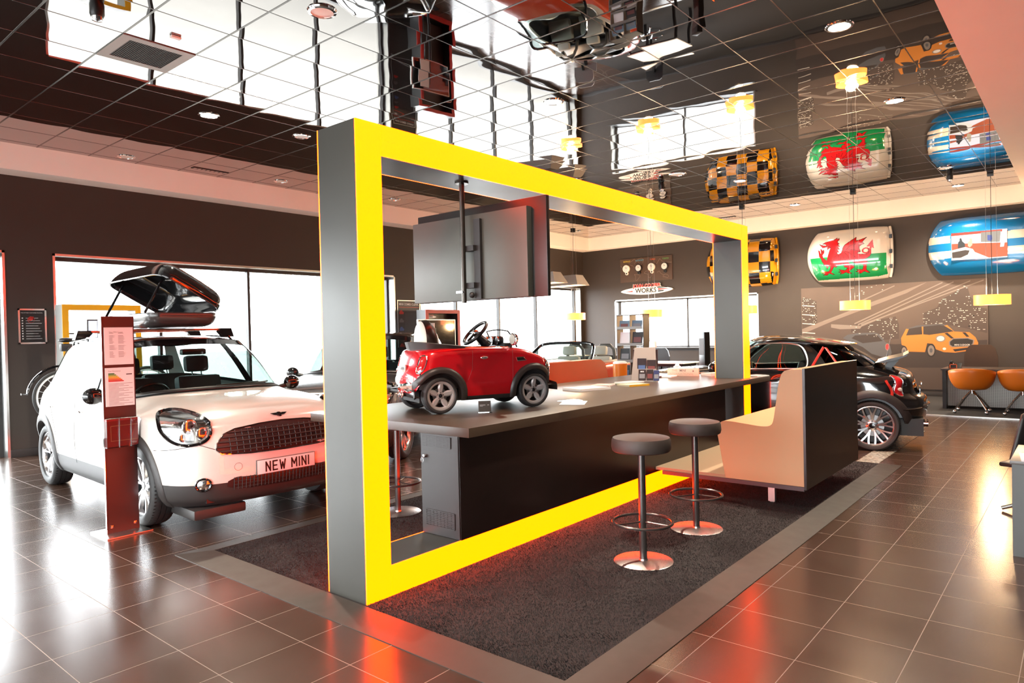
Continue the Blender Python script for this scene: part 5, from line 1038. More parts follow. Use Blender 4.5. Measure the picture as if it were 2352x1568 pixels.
for y, z, mt_ in ((4.488, 3.252, 'bulk'), (4.123, 3.247, 'black'), (3.748, 3.246, 'bulk'), (3.376, 3.239, 'black')):
    m = MB(); m.T = Matrix.Translation((13.075, y, z)); m.lathe([(.095, 0), (.10, -.05), (.085, -.06), (.08, -.055)], 28, 'x', mi=0); m.lathe([(.0005, -.052), (.082, -.052)], 28, 'x', mi=1)
    m.cyl((-.055, 0, 0), (-.055, -.03, .03), .003, n=4, mi=2); m.cyl((-.055, 0, 0), (-.055, .01, .055), .003, n=4, mi=2)
    m.T = Matrix.Translation((13.075, y-.01, z-.125)); m.lathe([(.04, 0), (.042, -.04), (.03, -.045), (.022, -.04)], 20, 'x', mi=0); m.lathe([(.0005, -.035), (.024, -.035)], 20, 'x', mi=2); m.build('clock', [mt_, 'paper', 'inkblack'], Ck)
Jc = thing('wall_sign', 'long oval sign reading JOHN COOPER WORKS above the back window', 'sign')
m = MB(); m.prism(oval(3.92, 2.652, .755, .105, 40, 1.7), 13.06, XW, 'x', mi=0); m.prism([(4.55, 2.64), (4.32, 2.665), (4.32, 2.63)], 13.056, 13.06, 'x', mi=1); m.prism([(3.58, 2.69), (3.25, 2.665), (3.58, 2.645)], 13.056, 13.06, 'x', mi=1); m.prism([(3.58, 2.635), (3.42, 2.635), (3.42, 2.61), (3.58, 2.60)], 13.056, 13.06, 'x', mi=2); m.prism([(3.60, 2.735), (3.32, 2.71), (3.32, 2.70), (3.60, 2.70)], 13.056, 13.06, 'x', mi=2)
m.build('oval_board', ['white', 'mred', 'inkblack'], Jc)
m = MB(); addtext(m, 'WORKS', .17, plane_x(13.05, 3.93, 2.648), 0, bold=.004); m.build('letters', 'inkblack', Jc); m = MB(); addtext(m, 'JOHN COOPER', .115, plane_x(13.045, 3.9, 2.775), 0, bold=.003, depth=.006); addtext(m, 'JOHN COOPER', .118, plane_x(13.054, 3.9, 2.775), 1, bold=.010); m.build('letters', ['mred', 'white'], Jc)
# ---- car roofs hung on the back wall
def inpoly(P, poly):
    P = np.asarray(P); x, y = P[:, 0], P[:, 1]; r = np.zeros(len(P), bool); n = len(poly)
    for i in range(n):
        x0, y0 = poly[i]; x1, y1 = poly[(i+1) % n]
        if y0 == y1: continue
        r ^= ((y0 > y) != (y1 > y)) & (x < (x1-x0)*(y-y0)/(y1-y0)+x0)
    return r
def car_roof(name_label, yl, yr, zc, h, paint_fn, mats, nu, nv, D=.22):
    Rf = thing('car_roof_panel', name_label, 'car roof', group=None)
    u = np.linspace(-1, 1, nu+1); t = np.linspace(-1, 1, nv+1); U, T_ = np.meshgrid(u, t)
    a = np.abs(T_); left = yl-.22*a**2.2-.10*np.clip(a-.9, 0, 1)*6*(a-.9); right = yr+.09*a**3
    Y = left+(right-left)*(U+1)/2; Z = zc+h*T_*(1-.05*np.abs(U)**4)
    X = XW-.03-D*(1-a**4)**.6*(1-np.clip(-U, 0, 1)**5*.8)*(1-np.clip(U, 0, 1)**8*.7)
    vs = np.c_[X.ravel(), Y.ravel(), Z.ravel()]; W1 = nu+1
    I, J = np.meshgrid(np.arange(nv), np.arange(nu), indexing='ij'); b = (I*W1+J).ravel(); fs = np.c_[b, b+1, b+1+W1, b+W1]
    cen = vs[fs].mean(1); mi = paint_fn(cen, (U[:-1, :-1]+U[1:, 1:]).ravel()/2, (T_[:-1, :-1]+T_[1:, 1:]).ravel()/2)
    m = MB(); m.v = [tuple(p) for p in vs]; m.f = [tuple(int(q) for q in f) for f in fs]; m.mi = [int(q) for q in mi]; m.sm = [True]*len(fs)
    # returned rim to the wall
    rim = [(0, j) for j in range(nu+1)]+[(i, nu) for i in range(1, nv+1)]+[(nv, j) for j in range(nu-1, -1, -1)]+[(i, 0) for i in range(nv-1, 0, -1)]
    P = [vs[i*W1+j] for i, j in rim]; n = len(P); m.add([tuple(p) for p in P]+[(XW-.002, p[1], p[2]) for p in P], [(k, (k+1) % n, n+(k+1) % n, n+k) for k in range(n)], 0)
    m.build('roof_skin', mats, Rf, sharp=50)
    # ragged header rail at the right-hand end
    m = MB(); yy = yr+.012; m.tube([(XW-.07-.07*math.cos(k*PI/10-PI/2), yy+.05*(abs(k-5)/5)**3-.02, zc-h*.93+2*h*.93*k/10) for k in range(11)], .026, 6, mi=0)
    for q in (-.55, 0, .55): m.box(XW-.2, XW-.15, yy-.028, yy+.02, zc+h*q-.04, zc+h*q+.04, mi=1)
    m.build('header_rail', [mats[0], 'black'], Rf)
    m = MB(); m.box(XW-.20, XW-.002, (yl+yr)/2-.4, (yl+yr)/2+.4, zc-.1, zc+.1); m.build('wall_bracket', 'black', Rf)
    return Rf
GL = dict(rough=.12, coat=1)
def chk(c, u, t):
    k = (np.floor((c[:, 1]+20)/.243)+np.floor((c[:, 2]+20-.04)/.243)).astype(int) % 2; k[u > .93] = 0; return k
car_roof('yellow and black chequered car roof on the back wall, partly behind portal column', 2.24, .52, 3.135, .56, chk, [mat('taxi_yellow', 'e8a01c', **GL), mat('roof_black', '15100e', **GL)], 140, 92)
dr = DRAGON; lc = LOOP[0]; la = abs(LOOP[1][0]-LOOP[0][0]); lb_ = abs(LOOP[2][1]-LOOP[0][1])
def wls(c, u, t):
    P = c[:, 1:3]; k = np.zeros(len(P), int); k[inpoly(P, GREEN)] = 1
    red = inpoly(P, DRAGON) | inpoly(P, ARROW); q = ((P[:, 0]-lc[0])/la)**2+((P[:, 1]-lc[1])/lb_)**2; red |= (q < 1) & (q > .32)
    # dark outline
    ol = np.zeros(len(P), bool)
    segs = [(a, b) for L_ in WINGLINES for a, b in zip(L_[:-1], L_[1:])]+[(DRAGON[i], DRAGON[(i+1) % len(DRAGON)]) for i in range(len(DRAGON))]
    for a, b in segs:
        a = np.array(a); b = np.array(b); d = b-a; L2 = max(d@d, 1e-9); s_ = np.clip(((P-a)@d)/L2, 0, 1); dist = np.hypot(*(P-a-s_[:, None]*d).T); ol |= dist < .0045
    k[red] = 2; k[ol] = 3; return k
car_roof('white and green car roof with red dragon on the back wall', -.12, -1.80, 3.125, .56, wls, [mat('roof_white', 'f4ece2', **GL), mat('roof_green', '1f9c58', **GL), mat('roof_red', 'd81e22', **GL), mat('outline_dark_red', '5a0c0c', **GL)], 300, 190)
def blu(c, u, t):
    k = np.zeros(len(c), int)
    for s_ in BLU['stripes']:
        ys = [p[0] for p in s_]; zs = [p[1] for p in s_]; k[(c[:, 2] > np.mean(sorted(zs)[:2])) & (c[:, 2] < np.mean(sorted(zs)[2:])) & (c[:, 1] < max(ys)+.03) & (c[:, 1] > min(ys)-(.9 if min(ys) < -3.7 else .0))] = 1
    return k
BR = car_roof('blue car roof with two cream stripes and an inset television screen', -2.44, -4.35, 3.11, .57, blu, [mat('roof_blue', '1272b0', **GL), mat('roof_cream', 'd9cbb8', **GL)], 150, 96)
m = MB(); X0 = 12.842
def em(n_, c, s_=.62): return mat(n_, (0, 0, 0), .3, emit=tuple(lin(c, 1.0)[:3]), estr=s_*.55)
for k_, key in enumerate(('screen', 'tvredtop', 'tvorange', 'tvdesk', 'tvdark', 'tvgrey', 'tvblue', 'tvwhite', 'tvman', 'tvwom')):
    pl = BLU[key]; x_ = X0-.0006*k_; m.add([(x_, a, b) for a, b in pl], tess(pl), k_, False)
m.prism(BLU['screen'], X0+.001, XW-.2, 'x', mi=10)
m.build('television_screen', [em('tv_white', 'fff4f2', 1.0), em('tv_red', 'e8481c'), em('tv_orange', 'f4682c'), em('tv_desk', 'fff0dc', 1.0), em('tv_dark', '5a3c1c'), em('tv_grey', 'b4a898'), em('tv_blue', '5868b8'), em('tv_pale', 'ffe8ee', 1.0), em('tv_suit', '3c3a34'), em('tv_dress', 'ffe0b8'), 'black'], BR)
# ---- night city mural
Mu = thing('wall_mural', 'night city mural with orange and grey cars covering the back wall', 'mural')
g = N('mural_base'); x, y, z = g.xyz(); rp = g.math('DIVIDE', z, 2.4); c_ = g.mixc(rp, lin('45362f'), lin('6e5c52')); c_ = g.mixc(g.math('MULTIPLY', g.noise(2.5, 3), .5), c_, lin('50423a')); g.l(c_, g.p.inputs['Base Color']); g.p.inputs['Roughness'].default_value = .62
m = MB(); m.box(13.075, XW, -3.41, .045, .29, 2.47, mi=0)
lay = [0]
def mp(pl, mi_):
    lay[0] += 1; x_ = 13.0745-.0001*lay[0]; m.add([(x_, a, b) for a, b in pl], tess(pl), mi_, False)
def mw(n_, y0, y1, z0, z1, smin=.008, smax=.03):
    for _ in range(n_):
        a = random.uniform(y0, y1); b = random.uniform(z0, z1); w = random.uniform(smin, smax); h = w*random.uniform(.3, .7); m.add([(13.0738, a, b), (13.0738, a+w, b), (13.0738, a+w, b+h), (13.0738, a, b+h)], [(0, 1, 2, 3)], 3, False)
mp(MUR['road'], 1); mp(MUR['tower'], 2); mp(MUR['cluster'], 2); mp(MUR['low'], 2)
mp(MUR['bridge'], 4); mp(MUR['bridge2'], 5)
for l in MUR['beams']:
    (a, b), (c, d) = l[0], l[-1]; mp([(a, b), (c, d), (c, d-.022), (a, b-.03)], 5)
for key, n_ in (('tower', 70), ('cluster', 240), ('low', 90), ('topr', 26)):
    pl = MUR[key]; ys = [p[0] for p in pl]; zs = [p[1] for p in pl]; cnt = 0
    while cnt < n_:
        a = random.uniform(min(ys), max(ys)); b = min(zs)+round(random.uniform(0, max(zs)-min(zs))/.034)*.034
        cnt += 1
        if inpoly([(a, b)], pl)[0]: w = random.uniform(.008, .035); m.add([(13.0725, a, b), (13.0725, a+w, b), (13.0725, a+w, b+.011), (13.0725, a, b+.011)], [(0, 1, 2, 3)], 3, False)
for k in range(6): b = 1.05+.2*k; m.add([(13.0723, -.24, b), (13.0723, .03, b+.03), (13.0723, .03, b+.045), (13.0723, -.24, b+.02)], [(0, 1, 2, 3)], 3, False)
def ell(c, ry, rz, mi_): mp([(c[0]+ry*math.cos(k*PI/12), c[1]+rz*math.sin(k*PI/12)) for k in range(24)], mi_)
mp(MUR['grey'], 6); mp(MUR['greywin'], 1); ell(MUR['greylamp'][0], .045, .075, 5); ell(MUR['greylamp'][0], .035, .062, 7)
ce = MUR['centres']
mp(MUR['car'], 8); mp(MUR['roof'], 6); mp(MUR['win1'], 1); mp(MUR['win2'], 1); mp(MUR['stripe'], 9); mp(MUR['stripe2'], 9); mp(MUR['grille'], 5); 
gi = [((a-np.mean([p[0] for p in MUR['grille']]))*.9+np.mean([p[0] for p in MUR['grille']]), (b-np.mean([p[1] for p in MUR['grille']]))*.82+np.mean([p[1] for p in MUR['grille']])) for a, b in MUR['grille']]; mp(gi, 9); mp(MUR['intake'], 9)
ell(ce[0], .062, .115, 9); ell(ce[0], .045, .085, 5); ell(ce[1], .082, .14, 9); ell(ce[1], .058, .105, 5); ell(ce[0], .02, .04, 6); ell(ce[1], .026, .045, 6); ell(ce[2], .085, .068, 5); ell(ce[2], .065, .05, 10); ell(ce[4], .03, .025, 10)
lay[0] += 1; addtext(m, 'MINI 3-DOOR', .042, plane_x(13.0700, ce[3][0], ce[3][1]), 10, bold=.0008)
m.build('print', [g.m, mat('mu_dark', '3a2e29', .62), mat('mu_mid', '4c3d36', .62), mat('mu_light', 'e8e0d4', .4), mat('mu_bridge', '8a7a70', .62), mat('mu_pale', '8d8077', .62), mat('mu_greycar', '5a5a5e', .6), mat('mu_red', 'c83030', .6), mat('mu_orange', 'd4842c', .6), mat('mu_black', '221a16', .6), mat('mu_white', 'f0e8e0', .6)], Mu)
room_place(set(COL.objects)-_before)
# ================================================================ leaflets, books and signs on the counter
def mag(x, y, w, d, h, rz, top, label, z=CT, side='paper', group=None, name='magazine', art=None):
    o = thing(name, label, 'magazine' if name == 'magazine' else 'book', (x, y, z), rz, group=group)
    m = MB(); m.box(-w/2, w/2, -d/2, d/2, .0003, h, mi=0); m.box(-w/2-.001, w/2+.001, -d/2-.001, d/2+.001, h, h+.001, mi=1); m.box(-w/2-.001, -w/2, -d/2, d/2, .0003, h, mi=1)
    m.quad((-w*.35, -d*.3, h+.0013), (w*.3, -d*.3, h+.0013), (w*.3, d*.1, h+.0013), (-w*.35, d*.1, h+.0013), 2)
    m.build('pages', [side, top, art or mat('pale_blue_print', 'c8ccd4', .4)], o); return o
mag(2.10, -1.33, .30, .22, .004, .5, 'paper', 'open white leaflet near the counter edge right of the toy car', art=mat('pinkish_print', 'b8a0a0', .35))
mag(2.25, -1.20, .21, .15, .003, -.2, 'lens', 'clear plastic wallet overlapping the open white leaflet', art=mat('pale_blue_print'))
mag(3.38, -.62, .42, .32, .022, -.30, mat('cream_cover', 'efe6d8', .45), 'thick cream book with green mark, nearest of the pile right of the toy', name='book', art=mat('cream_cover'))
mag(3.90, -.50, .30, .22, .012, .3, mat('pink_cover', 'd8b8b0', .45), 'thin pink-covered magazine behind the thick cream book')
mag(4.05, -.82, .30, .22, .018, -.35, mat('yellow_edge', 'd8c8a0', .45), 'magazine with yellow and black edge beside the brochure holder', side='yellowpaint')
mag(4.25, -.62, .30, .22, .010, -.1, mat('green_cover', 'a8b898', .45), 'green and white magazine, lower of the two before the brochure holder')
mag(4.27, -.64, .29, .21, .012, -.25, mat('pale_cover', 'e4e0dc', .4), 'pale magazine, upper of the two before the brochure holder', z=CT+.0115)
# acrylic price sign by the toy
A = thing('acrylic_sign', 'small clear acrylic stand with dark price card beside the toy car', 'sign', (1.155, -1.12, CT), -.72)
m = MB(); m.box(-.055, .055, -.028, .028, 0, .003); m.T = Matrix.Translation((0, .012, .003)) @ Matrix.Rotation(-.25, 4, 'X'); m.box(-.055, .055, 0, .003, 0, .098); m.build('holder', 'lens', A)
m = MB(); m.T = Matrix.Translation((0, .012, .003)) @ Matrix.Rotation(-.25, 4, 'X'); m.box(-.05, .05, .0032, .0042, .006, .094, mi=0); T1 = m.T.copy(); m.quad((-.04, -.0008, .058), (.005, -.0008, .058), (.005, -.0008, .061), (-.04, -.0008, .061), 1); m.quad((.022, -.0008, .058), (.036, -.0008, .058), (.036, -.0008, .061), (.022, -.0008, .061), 1); m.quad((-.04, -.0008, .05), (-.015, -.0008, .05), (-.015, -.0008, .052), (-.04, -.0008, .052), 1)
m.build('card', [mat('grey_card', '4c4744', .4), 'paper'], A)
# counter brochure holder
H = thing('brochure_holder', 'grey counter-top holder filled with dark brochures on the counter', 'brochure holder', (4.72, -.60, CT), math.radians(22))
m = MB(); m.box(-.12, .12, -.16, .16, 0, .008); m.add([(-.115, -.155, .008), (-.115, .155, .008), (.10, .155, .008), (.10, -.155, .008), (.07, -.13, .42), (.07, .13, .42)], [(0, 1, 5, 4), (3, 2, 5, 4), (0, 3, 4), (1, 2, 5)], 0, False); m.build('stand', mat('pale_grey_metal', '9a9892', .4, metal=.3), H)
def brochure(parent, x, y, z, w, h, tilt, cov, t=.012, txt=None, yaw=0, lab=None, pic=None, loc=False):
    """upright brochure facing local -X"""
    m = MB(); m.T = Matrix.Translation((x, y, z)) @ Matrix.Rotation(yaw, 4, 'Z') @ Matrix.Rotation(tilt, 4, 'Y')
    m.box(-t, 0, -w/2, w/2, 0, h, mi=0); m.box(-t, 0, -w/2+.002, w/2-.002, h, h+.0008, mi=2)
    m.quad((-t-.001, w*.38, h*.2), (-t-.001, -w*.38, h*.2), (-t-.001, -w*.38, h*.6), (-t-.001, w*.38, h*.6), 1)
    if txt:
        vs, fs = text_geo(txt, w*.24, 0, .0006); m.add([(-t-.0012, -a, b+h*.8) for a, b, c in vs], fs, 2, False)
    return m.build('brochure', [cov, pic or mat('grey_picture', '8a8c90', .35), 'paper'], parent)
dk = mat('dark_brochure_cover', '231917', .35); dk2 = mat('darker_brochure_cover', '16161c', .35); rp = mat('reddish_picture', '7a3c38', .35); bp_ = mat('blue_picture', '4a6a9a', .35)
def hold(*a, lab, **k):
    o = brochure(None, *a, **k); M_ = H.matrix_basis if False else Matrix.Translation(H.location) @ Matrix.Rotation(H.rotation_euler[2], 4, 'Z'); o.matrix_world = M_
    tag(o, lab, 'brochure', 'brochures in the counter holder'); return o
hold(.03, .075, .10, .15, .30, .22, dk, lab='dark brochure at the top left of the counter holder', pic=dk2)
hold(.03, -.085, .10, .15, .30, .22, dk, lab='brown brochure with white lettering, top right of the counter holder', txt='MINI')
hold(-.055, .03, .07, .11, .22, .22, dk2, lab='narrow black brochure in the middle of the counter holder', pic=bp_)
hold(-.055, -.09, .07, .11, .20, .22, dk, lab='brochure with red drawing at the right middle of the counter holder', pic=rp)
hold(-.10, .02, .012, .09, .14, .22, dk, lab='small brown booklet, lower left of the counter holder', txt='MINI')
hold(-.10, -.075, .012, .08, .14, .22, dk, lab='small brown booklet, lower middle of the counter holder', pic=rp)
hold(-.105, -.155, .012, .07, .13, .22, mat('navy_cover', '2c3a6a', .35), lab='small navy booklet, lower right edge of the counter holder')
bx = thing('boxed_book', 'cream slipcase book lettered THE MINI INTERNATIONAL at the far counter end', 'book', (5.75, -.62, CT), math.radians(15))
m = MB(); m.box(-.03, .03, -.21, .21, .0005, .105, .002, mi=0); 
for s_, zz, mi_ in (('THE', .08, 2), ('MINI', .08, 1), ('INTERNATIONAL', .035, 2)):
    vs, fs = text_geo(s_, .042, 0, .0004); dy = {'THE': .11, 'MINI': 0, 'INTERNATIONAL': .02}[s_]; m.add([(-.0312, -a+dy, b+zz-.004) for a, b, c in vs], fs, mi_, False)
m.cyl((-.032, -.14, .07), (-.0305, -.14, .07), .010, n=14, mi=1); m.build('slipcase', [mat('cream_board', 'd8cbb6', .5), 'ink', mat('debossed_cream', 'b4a892', .5)], bx)
mag(5.55, -.45, .34, .26, .012, .2, 'paper', 'white folder lying behind the brochure holder', art='paper')
mag(5.25, -.35, .30, .22, .02, -.2, mat('black_cover', '1a1614', .4), 'black laptop-like folder between brochure holder and slipcase book', side='black', art=mat('black_cover'))
mag(6.02, -.95, .28, .22, .035, -.5, mat('cream_cover'), 'cream book at the foot of the far portal column', name='book')
mag(5.98, -1.30, .20, .14, .03, .1, mat('navy_grey_cover', '3a3a44', .4), 'small navy book beside the lit edge of the far column', name='book', side='ink', art='ink')
mag(6.05, -1.52, .24, .20, .012, -.3, mat('pale_cover'), 'pale magazine at the far end of the counter by the bench')
# ================================================================ tall brochure rack
rk_lab = 'tall grey rack with two columns of brochures beyond the counter'
RK_ = thing('brochure_rack', rk_lab, 'display rack', (8.0, 1.50, 0))
m = MB(); m.box(0, .22, .265, .28, 0, 1.91, mi=0); m.box(0, .22, -.28, -.265, 0, 1.91, mi=1); m.box(.0, .22, -.006, .006, .3, 1.9, mi=0); m.box(0, .22, -.28, .28, 1.895, 1.91, mi=0); m.box(-.05, .3, -.28, .28, 0, .02, mi=0)
for k in range(5): z = .44+.30*k; m.box(-.015, .22, -.265, .265, z, z+.012, mi=0); m.box(-.02, -.015, -.265, .265, z, z+.05, mi=0)
m.build('frame', [mat('pale_grey_metal'), mat('brown_black_side', '2e221e', .4)], RK_)
tops = [[mat('map_cover', '6a8aa0', .4), mat('map_cover')], ['paper', dk], [dk2, mat('pale_cover')], [dk2, dk], [mat('pale_cover'), dk]]
pcs = [[rp, mat('grey_picture')], ['paper', rp], [mat('grey_picture'), bp_], [bp_, mat('grey_picture')], [rp, bp_]]
rown = ['top', 'second', 'third', 'fourth', 'lowest']
for r_ in range(5):
    for q in range(2):
        z = .455+.30*(4-r_)
        o = brochure(None, .04, (.13, -.13)[q], z, .2, .145 if r_ == 0 else .235, .16, tops[r_][q], t=.02, pic=pcs[r_][q]); o.matrix_world = Matrix.Translation((8.0, 1.50, 0))
        tag(o, '%s brochure in the %s row of the tall grey rack, %s column' % (('pale', 'dark')[(r_+q) % 2] if False else 'printed', rown[r_], ('left', 'right')[q]), 'brochure', 'brochures in the tall rack')
# orange bin with white lid
Bn = thing('waste_bin', 'bright orange bin with white top between orange sofa and rack', 'bin', (7.5, 1.42, 0))
m = MB(); m.lathe([(.0005, 0), (.10, 0), (.115, .5), (.125, 1.045), (.118, 1.045), (.10, .5)], 32); m.build('body', mat('bright_orange_plastic', 'f78f1e', .35), Bn)
m = MB(); m.lathe([(.122, 1.04), (.118, 1.07), (.09, 1.085), (.0005, 1.09)], 24); m.build('lid', 'white', Bn)
# dark display post with paper, white lamp, desks beyond
Ps = thing('display_post', 'slim dark display post with small notice in front of back window', 'display stand', (9.5, .75, 0), math.radians(-35))
m = MB(); m.box(-.06, .06, -.10, .10, 0, 1.56, .004, mi=0); m.box(-.063, -.06, -.075, .09, 1.12, 1.44, mi=1); m.box(-.2, .2, -.2, .2, 0, .012, mi=0); m.build('post', [mat('post_black', '16110f', .3), mat('brown_notice', '4a3228', .5)], Ps)
Lm = thing('table_lamp', 'slim white table lamp standing before the dark display post', 'lamp', (6.1, .02, CT))
m = MB(); m.lathe([(.0005, 0), (.04, 0), (.04, .006), (.005, .008)], 20); m.lathe([(.0042, .008), (.0042, .40)], 10); m.build('stem', 'white', Lm); m = MB(); m.lathe([(.055, .38), (.05, .47), (.03, .485), (.0005, .487)], 24); m.build('lamp_shade', 'white', Lm)
Pl = thing('flag_pole', 'thin white pole rising beyond the brochure holder', 'pole', (5.9, .12, CT)); m = MB(); m.lathe([(.0005, 0), (.03, 0), (.03, .005), (.0045, .008), (.0045, .40), (.0005, .402)], 12); m.build('pole', 'white', Pl)
Tb = thing('reception_desk', 'black office table with pale top below the back window', 'table', (11.35, 2.35, 0))
m = MB(); m.box(-.4, .4, -.45, .75, .86, .885); m.build('table_top', 'white', Tb); m = MB(); m.box(-.36, .36, -.40, .70, .80, .86); m.build('apron', 'black', Tb)
for a, b in ((-.35, -.4), (.35, -.4), (-.35, .7), (.35, .7)): m = MB(); m.box(a-.025, a+.025, b-.025, b+.025, 0, .80); m.build('leg', 'black', Tb)
def office_chair(x, y, z, rz, label, colr='black', w=.5, h=.5):
    C_ = thing('office_chair', label, 'chair', (x, y, 0), rz)
    m = MB(); pl = [(-w/2, .0), (-w/2, h*.6), (-w*.42, h*.88), (-w*.3, h), (w*.3, h), (w*.42, h*.88), (w/2, h*.6), (w/2, 0)]; m.prism([(a, z-h+b) for a, b in pl], -.02, .02, 'x', smooth=False); m.build('backrest', colr, C_)
    m = MB(); m.box(-.5, -.04, -.24, .24, .46, .53, .03); m.build('seat', colr, C_)
    m = MB(); m.cyl((-.25, 0, .06), (-.25, 0, .46), .03); m.box(-.06, .0, -.03, .03, .46, z-h+.1); m.build('column', 'black', C_)
    for k in range(5):
        a = 2*PI*k/5; m = MB(); m.cyl((-.25, 0, .10), (-.25+.28*math.cos(a), .28*math.sin(a), .07), .02, .013, n=8); m.sphere((-.25+.28*math.cos(a), .28*math.sin(a), .028), .028, 10); m.build('foot', 'chrome', C_)
    return C_
office_chair(12.4, 3.2, 1.17, 0, 'black office chair behind the table below the back window', w=.48)
office_chair(11.2, 4.45, 1.20, .3, 'grey office chair in the far left corner behind the convertible', mat('grey_mesh', '8c8c8a', .5), w=.5)
Sd = thing('toy_plush', 'small white and orange figure on the far counter end by the column', 'figurine', (6.12, -.35, CT)); m = MB(); m.sphere((0, 0, .05), .045, 14); m.sphere((0, 0, .12), .032, 14); m.sphere((.0, .04, .10), .018, 10); m.sphere((0, -.04, .10), .018, 10); m.build('body', 'white', Sd); m = MB(); m.lathe([(.0005, 0), (.05, 0), (.05, .02), (.03, .03)], 16); m.build('base', 'orangeshell', Sd)
# ================================================================ small display portals by the windows
def mini_portal(name, label, x0, x1, y, z1, wid, dep, matf, mats_):
    Q = thing(name, label, 'display frame')
    m = MB(); m.box(x0, x1, y, y+.012, 0, .12); m.box(x0, x0+wid, y, y+.012, .12, z1); m.box(x1-wid, x1, y, y+.012, .12, z1); m.box(x0+wid, x1-wid, y, y+.012, z1-wid, z1); m.build('coloured_face', matf, Q)
    m = MB(); m.box(x0, x0+wid, y+.012, y+dep, 0, z1); m.box(x1-wid, x1, y+.012, y+dep, 0, z1); m.box(x0+wid, x1-wid, y+.012, y+dep, z1-wid, z1); m.box(x0+wid, x1-wid, y+.012, y+dep, 0, .12); m.build('frame', mats_, Q); return Q
YP = mini_portal('display_portal', 'yellow-faced display portal with white interior by the left window', .44, 1.49, 6.2, 2.17, .08, .28, 'yellowpaint', mat('pale_grey_metal'))
m = MB(); m.box(.52, 1.41, 6.21, 6.4, 1.745, 1.765); m.build('shelf', 'plastic', YP)
Tm = thing('touch_screen', 'slim upright touch screen glowing pale blue in the yellow portal', 'screen', (.70, 6.02, 0)); m = MB(); m.box(-.01, .12, -.02, .02, 1.45, 1.95, mi=0); m.quad((-.002, -.021, 1.47), (.112, -.021, 1.47), (.112, -.021, 1.93), (-.002, -.021, 1.93), 1); m.build('screen', ['plastic', em('pale_blue_glow', 'd0dcf8', .9)], Tm); m = MB(); m.cyl((.055, .0, .01), (.055, 0, 1.46), .02, n=12); m.box(-.1, .2, -.1, .1, 0, .012); m.build('stand', 'alu', Tm)
RP = mini_portal('display_portal', 'red-faced display portal with dark rear panel by the far windows', 7.48, 8.56, 6.3, 2.185, .085, .3, 'mred', 'black')
m = MB(); m.box(7.565, 8.475, 6.55, 6.58, .12, 2.1, mi=0); m.prism(oval(7.80, 2.03, .23, .035, 30, 1.7), 6.54, 6.55, 'y', mi=1); addtext(m, 'WORKS', .055, plane_y(7.82, 6.535, 2.03), 2, bold=.001); addtext(m, 'JOHN COOPER', .035, plane_y(7.82, 6.535, 2.068), 3, bold=.001); m.build('rear_panel', [mat('brown_black_side'), 'white', 'inkblack', 'mred'], RP)
Ts = thing('display_screen', 'large flat screen with glossy picture before the red portal', 'screen', (0, 0, 0)); m = MB(); m.box(6.97, 8.09, 6.0, 6.04, 1.32, 1.955, mi=0); m.quad((6.985, 5.998, 1.335), (8.075, 5.998, 1.335), (8.075, 5.998, 1.94), (6.985, 5.998, 1.94), 1)
m.build('screen', ['alu', 'gloss'], Ts); m = MB(); m.cyl((7.5, 6.02, 0.01), (7.5, 6.02, 1.32), .03, n=12); m.box(7.2, 7.8, 5.97, 6.09, 0, .015); m.build('stand', 'black', Ts)
for a, b, zt, lb in ((7.09, 7.36, 1.875, 'white sheet in a holder in front of the flat screen'),):
    o = thing('notice_holder', lb, 'notice', (0, 0, 0)); m = MB(); m.box(a, b, 5.9, 5.91, 1.40, zt, mi=0); m.box(b, b+.035, 5.895, 5.915, 1.40, zt-.1, mi=1); m.cyl(((a+b)/2, 5.905, .01), ((a+b)/2, 5.905, 1.4), .012, n=8, mi=1); m.box(a, b, 5.82, 5.95, 0, .01, mi=1); m.build('sheet', ['paper', 'black'], o)
# window lettering, reads from outside
m = MB(); T_ = Matrix(((-1, 0, 0, 2.95), (0, 0, 1, 6.10), (0, 1, 0, 2.66), (0, 0, 0, 1)))
tm = bpy.data.materials.new('cream_window_vinyl'); tm.use_nodes = True; tm.node_tree.nodes.clear(); o_ = tm.node_tree.nodes.new('ShaderNodeOutputMaterial'); t_ = tm.node_tree.nodes.new('ShaderNodeBsdfTranslucent'); t_.inputs[0].default_value = (.62, .52, .42, 1); tm.node_tree.links.new(t_.outputs[0], o_.inputs[0])
addtext(m, 'Motability', .62, T_, 0); o = m.build('window_lettering', tm); o.matrix_world = ROOM; tag(o, 'cream Motability lettering across the top of the left window', 'lettering')
# ================================================================ bicycle on the back of the white car
Bk = thing('bicycle', 'bicycle carried upright behind the white hatchback, saddle and rear wheel showing', 'bicycle', (.16, 5.35, .575))
def bwheel(x):
    m = MB(); r = .325
    m.tube([(x+r*math.cos(k*PI/24), 0, .355+r*math.sin(k*PI/24)) for k in range(48)], .020, 8, True, mi=0); m.tube([(x+(r-.033)*math.cos(k*PI/24), 0, .355+(r-.033)*math.sin(k*PI/24)) for k in range(48)], .014, 6, True, mi=1)
    for k in range(20): a = 2*PI*k/20; m.cyl((x, .02*(-1)**k, .355), (x+(r-.035)*math.cos(a), 0, .355+(r-.035)*math.sin(a)), .0016, n=4, mi=2)
    m.cyl((x, -.05, .355), (x, .05, .355), .02, n=10, mi=2); return m.build('wheel', ['rubber', 'paper', 'chrome'], Bk)
bwheel(0); bwheel(1.05)
m = MB(); bb = (.43, 0, .33); st = (.27, 0, .82); hd = (.88, 0, .86); 
for a, b in (((0, 0, .355), bb), (bb, st), (st, hd), (bb, (.90, 0, .80)), ((0, 0, .355), st), (hd, (.92, 0, .70)), ((.92, 0, .70), (1.05, 0, .355))): m.cyl(a, b, .017, n=8)
m.build('frame', mat('dark_silver_frame', '4a4a4c', .3, metal=.6), Bk)
